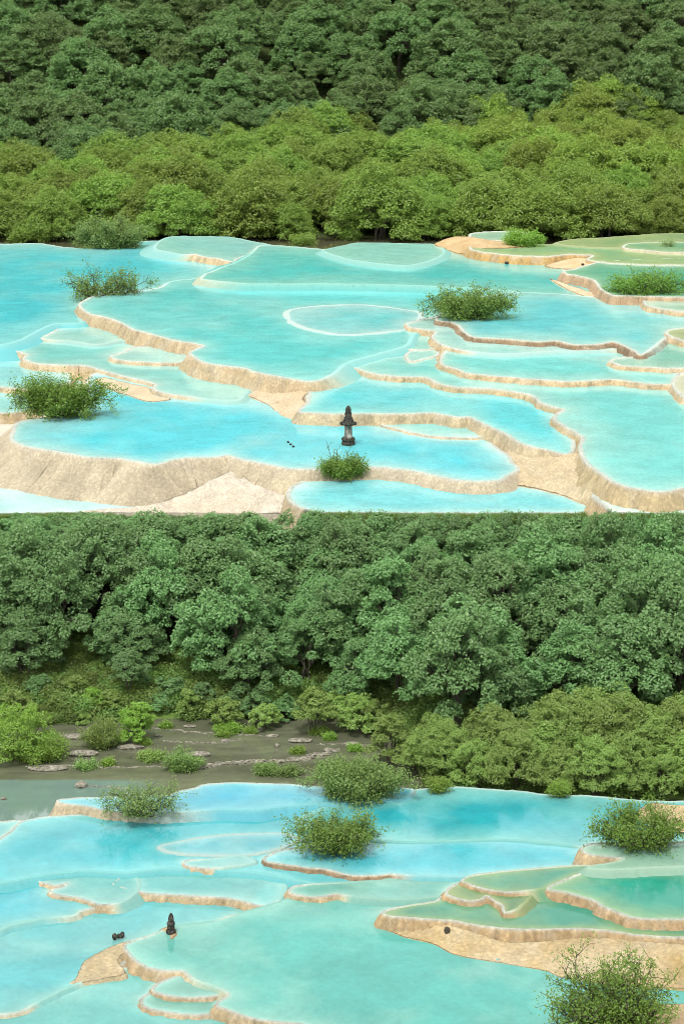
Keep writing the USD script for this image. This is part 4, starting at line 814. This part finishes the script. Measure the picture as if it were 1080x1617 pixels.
for sx in (-1, 1):
    e = trimesh.creation.icosphere(2, 1.0); e.apply_scale((2.3 * m, 3.0 * m, 3.0 * m)); e.apply_translation((sx * 11.0 * m, 0, 33.6 * m)); obj('eave_knob', e, M['stone_dark'], st, smooth=True)
obj('drum', lathe(pf((0.01, 43), (5.2, 43.2), (5.2, 46.5), (5.7, 47.4), (5.7, 50.0), (5.0, 51.2), (0.01, 51.4)), 14, 0.05, 4), M['stone_dark'], st, smooth=35)
obj('finial', lathe(pf((0.01, 50.6), (3.9, 51), (4.7, 53.5), (4.7, 56), (3.6, 58.8), (1.9, 61.0), (0.02, 62.0)), 12, 0.05, 5), M['stone_dark'], st, smooth=40)
zs = ZL + 0.56; m = mpp(1471, zs)
st2 = thing('stone_stupa', 'short dark ringed stupa half buried on the tan mound of the lower terrace', 'stupa', at(270, 1471, zs))
obj('base', lathe(pf((0.01, -2), (7.6, -2), (7.9, 1.2), (7.0, 2.2), (5.8, 2.8), (0.01, 3)), 14, 0.12, 6), M['stone_dark'], st2, smooth=35)
obj('body', lathe(pf((0.01, 2.6), (5.4, 3), (6.2, 5.5), (5.9, 7.6), (5.3, 8.2), (6.4, 10), (6.6, 12.4), (5.6, 14.6), (4.0, 15.6), (0.01, 15.7)), 14, 0.06, 7), M['stone_dark'], st2, smooth=40)
obj('finial', lathe(pf((0.01, 15.2), (4.2, 15.6), (4.6, 18), (4.3, 21.5), (3.2, 25), (1.7, 27.6), (0.02, 29)), 12, 0.05, 8), M['stone_dark'], st2, smooth=40)

def boulder(label, px, py, z, wpx, hpx, mat, seed, cat='stone', name='stone', asp=0.8):
    m = mpp(py, z); s = trimesh.creation.icosphere(3, 1.0); v = np.array(s.vertices)
    v *= (0.75 + 0.5 * meshkit.fbm(v * 1.6 + seed, 4, seed))[:, None]
    v *= np.array([wpx * m / 2, wpx * m / 2 * asp, hpx * m * 0.6]); v[:, 2] += hpx * m * 0.35
    p = obj(name, (v + at(px, py, z), s.faces), mat, None, smooth=35)
    return tag(p, label, cat)
boulder('larger broken dark stone left of the little stupa', 181, 1483, ZL + .2, 8, 9, M['stone_dark'], 1)
boulder('flat broken dark stone beside the larger broken one', 188, 1481, ZL + .2, 9, 6, M['stone_dark'], 2)
boulder('rounded broken dark stone on the right of the broken group', 193, 1480, ZL + .22, 8, 8, M['stone_dark'], 3)
boulder('tiny dark stone in the water left of the big stupa, the topmost of three', 455, 699, ZU + 1.9, 4, 3, M['stone_dark'], 4)
boulder('tiny dark stone in the water left of the big stupa, the middle of three', 459, 702.5, ZU + 1.9, 4, 3, M['stone_dark'], 5)
boulder('tiny dark stone in the water left of the big stupa, the lowest of three', 463, 706, ZU + 1.9, 4.5, 3, M['stone_dark'], 6)
boulder('dark stump on the tan bank before the long green pool', 706, 1474, ZL + .7, 10, 10, M['bark'], 7, 'stump', 'stump')
boulder('small dark stone on the foot of the far right tan rim', 800, 416, ZU + 4.65, 7, 4, M['stone_dark'], 8)
boulder('small dark stone on the cream ledge at the far right', 920, 418, ZU + 5.2, 5, 3, M['stone_dark'], 9)
boulder('pinkish lime block in the water near the left swamp shore', 128, 1243, SW_L, 20, 9, M['drift'], 10)
boulder('pale lime bar in front of the large left swamp tree', 75, 1215, SW_L, 64, 5, M['drift'], 11, asp=0.35)
boulder('pale lime bar between the two left swamp trees', 132, 1193, SW_L, 46, 8, M['drift'], 12, asp=0.4)
boulder('white lime bar left of the round islet bush', 118, 1165, SW_L, 48, 5, M['drift'], 13, asp=0.4)
boulder('pale lime lump beside the lone swamp tree', 196, 1157, SW_L, 24, 8, M['drift'], 14)
boulder('pinkish lime bar above the small green tuft', 312, 1194, SW_L, 40, 7, M['drift'], 15, asp=0.4)
boulder('flat grey bar in the middle of the swamp', 474, 1171, SW_L, 40, 5, M['drift'], 16, asp=0.4)
boulder('small pinkish stone in the middle of the swamp', 437, 1180, SW_L, 8, 6, M['drift'], 17)
boulder('pale stone by the islet of the small pale tree', 411, 1154, SW_L, 9, 6, M['drift'], 18)
boulder('pale stone under the round islet bush', 205, 1182, SW_L, 42, 6, M['drift'], 19, asp=0.4)

for k, (px, py, w, lab) in enumerate([(262, 1150, 18, 'small grass tuft right of the lone swamp tree'), (395, 1158, 16, 'small grass tuft by the pale stone in the swamp'), (226, 1176, 26, 'grass tuft at the foot of the lone swamp tree'),
        (520, 1168, 20, 'small grass tuft right of the flat grey bar'), (470, 1190, 22, 'small grass tuft above the debris line'), (170, 1209, 24, 'small grass tuft on the thin ridge at the left'),
        (560, 1186, 24, 'grass tuft near the right end of the debris line'), (352, 1163, 24, 'grass tuft below the small islet tree'), (505, 1160, 34, 'grass fringe under the slender bank tree')]):
    m_ = mpp(py, SW_L)
    lone('grass_tuft', lab, 'bush', bush_mesh(900 + k, w * m_ / 2, w * m_ / 2 * .6, 8 * m_, 14, 2.6 * m_, 14, 0.0), M['leaf_bright'], px, py, SW_L)
for k, (px, py, w, h, lab) in enumerate([(300, 1148, 20, 3, 'thin pale bar right of the first grass tuft'), (356, 1171, 14, 4, 'pale lump left of the middle of the swamp'), (520, 1187, 18, 6, 'grey lump at the end of the debris line'),
        (555, 1176, 24, 4, 'pale bar at the right of the swamp'), (430, 1163, 20, 3, 'thin pale bar behind the flat grey bar'), (6, 1263, 10, 4, 'small pale stone in the greyish water at the left edge'), (250, 1163, 12, 3, 'tiny pale stone left of the ridge in the swamp')]):
    boulder(lab, px, py, SW_L, w, h, M['drift'], 40 + k, asp=0.5)
# drift line of sticks and lumps crossing the swamp, and thin ridges just awash
rng = np.random.default_rng(55); mb = MB()
path_ = np.array([(312, 1214), (345, 1208), (390, 1204), (440, 1203), (478, 1200), (505, 1194), (530, 1186)])
for t in np.linspace(0, 1, 150):
    x = np.interp(t, np.linspace(0, 1, len(path_)), path_[:, 0]) + rng.normal() * 2; y = np.interp(t, np.linspace(0, 1, len(path_)), path_[:, 1]) + rng.normal() * 1.2
    c = at(x, y, SW_L); L = rng.uniform(0.1, 0.42); a = rng.uniform(-.5, .5)
    d = np.array([math.cos(a), math.sin(a), rng.uniform(-.2, .3)]) * L
    mb.add(*tube(curve(c - d, c + d, 0.05, rng, 4, 0.1), rng.uniform(0.03, 0.09) * np.array([.7, 1, 1, .5]), 5))
tag(obj('drift_line', mb.get(), M['drift'], None, smooth=True), 'long line of grey driftwood and debris crossing the swamp', 'driftwood', kind='stuff')
for lab, pts in (('thin pale ridge awash across the left of the swamp', [(40, 1212), (100, 1209), (160, 1213), (230, 1211), (300, 1214)]),
                 ('thin pale ridge awash in the middle of the swamp', [(236, 1150), (270, 1153), (320, 1158), (380, 1160), (430, 1164)]),
                 ('thin pale ridge behind the pinkish lime bar', [(256, 1171), (300, 1173), (345, 1174), (380, 1168)]),
                 ('thin pale ridge at the right of the swamp', [(500, 1177), (540, 1175), (590, 1178)]),
                 ('thin pale ridge beside the pinkish lime block', [(130, 1243), (165, 1243), (200, 1247)])):
    q = np.array(pts, float); t = np.linspace(0, 1, 40); tt = np.linspace(0, 1, len(q))
    c = at(np.interp(t, tt, q[:, 0]), np.interp(t, tt, q[:, 1]) + rng.normal(size=40) * 0.7, SW_L)
    tag(obj('drowned_ridge', tube(c, 0.015 + 0.07 * rng.uniform(0, 1, 40), 6), M['drift'], None, smooth=True), lab, kind='structure')

# dark rock ledge on the open slope
c = at(142, 1045, -39.6); c = np.array([c[0], 131.5, 0]); c[2] = float(z_hill(c[0], c[1])) + 0.1
rk = trimesh.creation.icosphere(3, 1.0); v = np.array(rk.vertices); v *= (0.7 + 0.6 * meshkit.fbm(v * 1.7 + 3, 4, 9))[:, None]; v *= np.array([1.1, 0.5, 0.42])
tag(obj('rock_ledge', (v + c, rk.faces), M['stone_dark'], None, smooth=30), 'dark rock ledge jutting from the grassy slope on the left', 'rock')
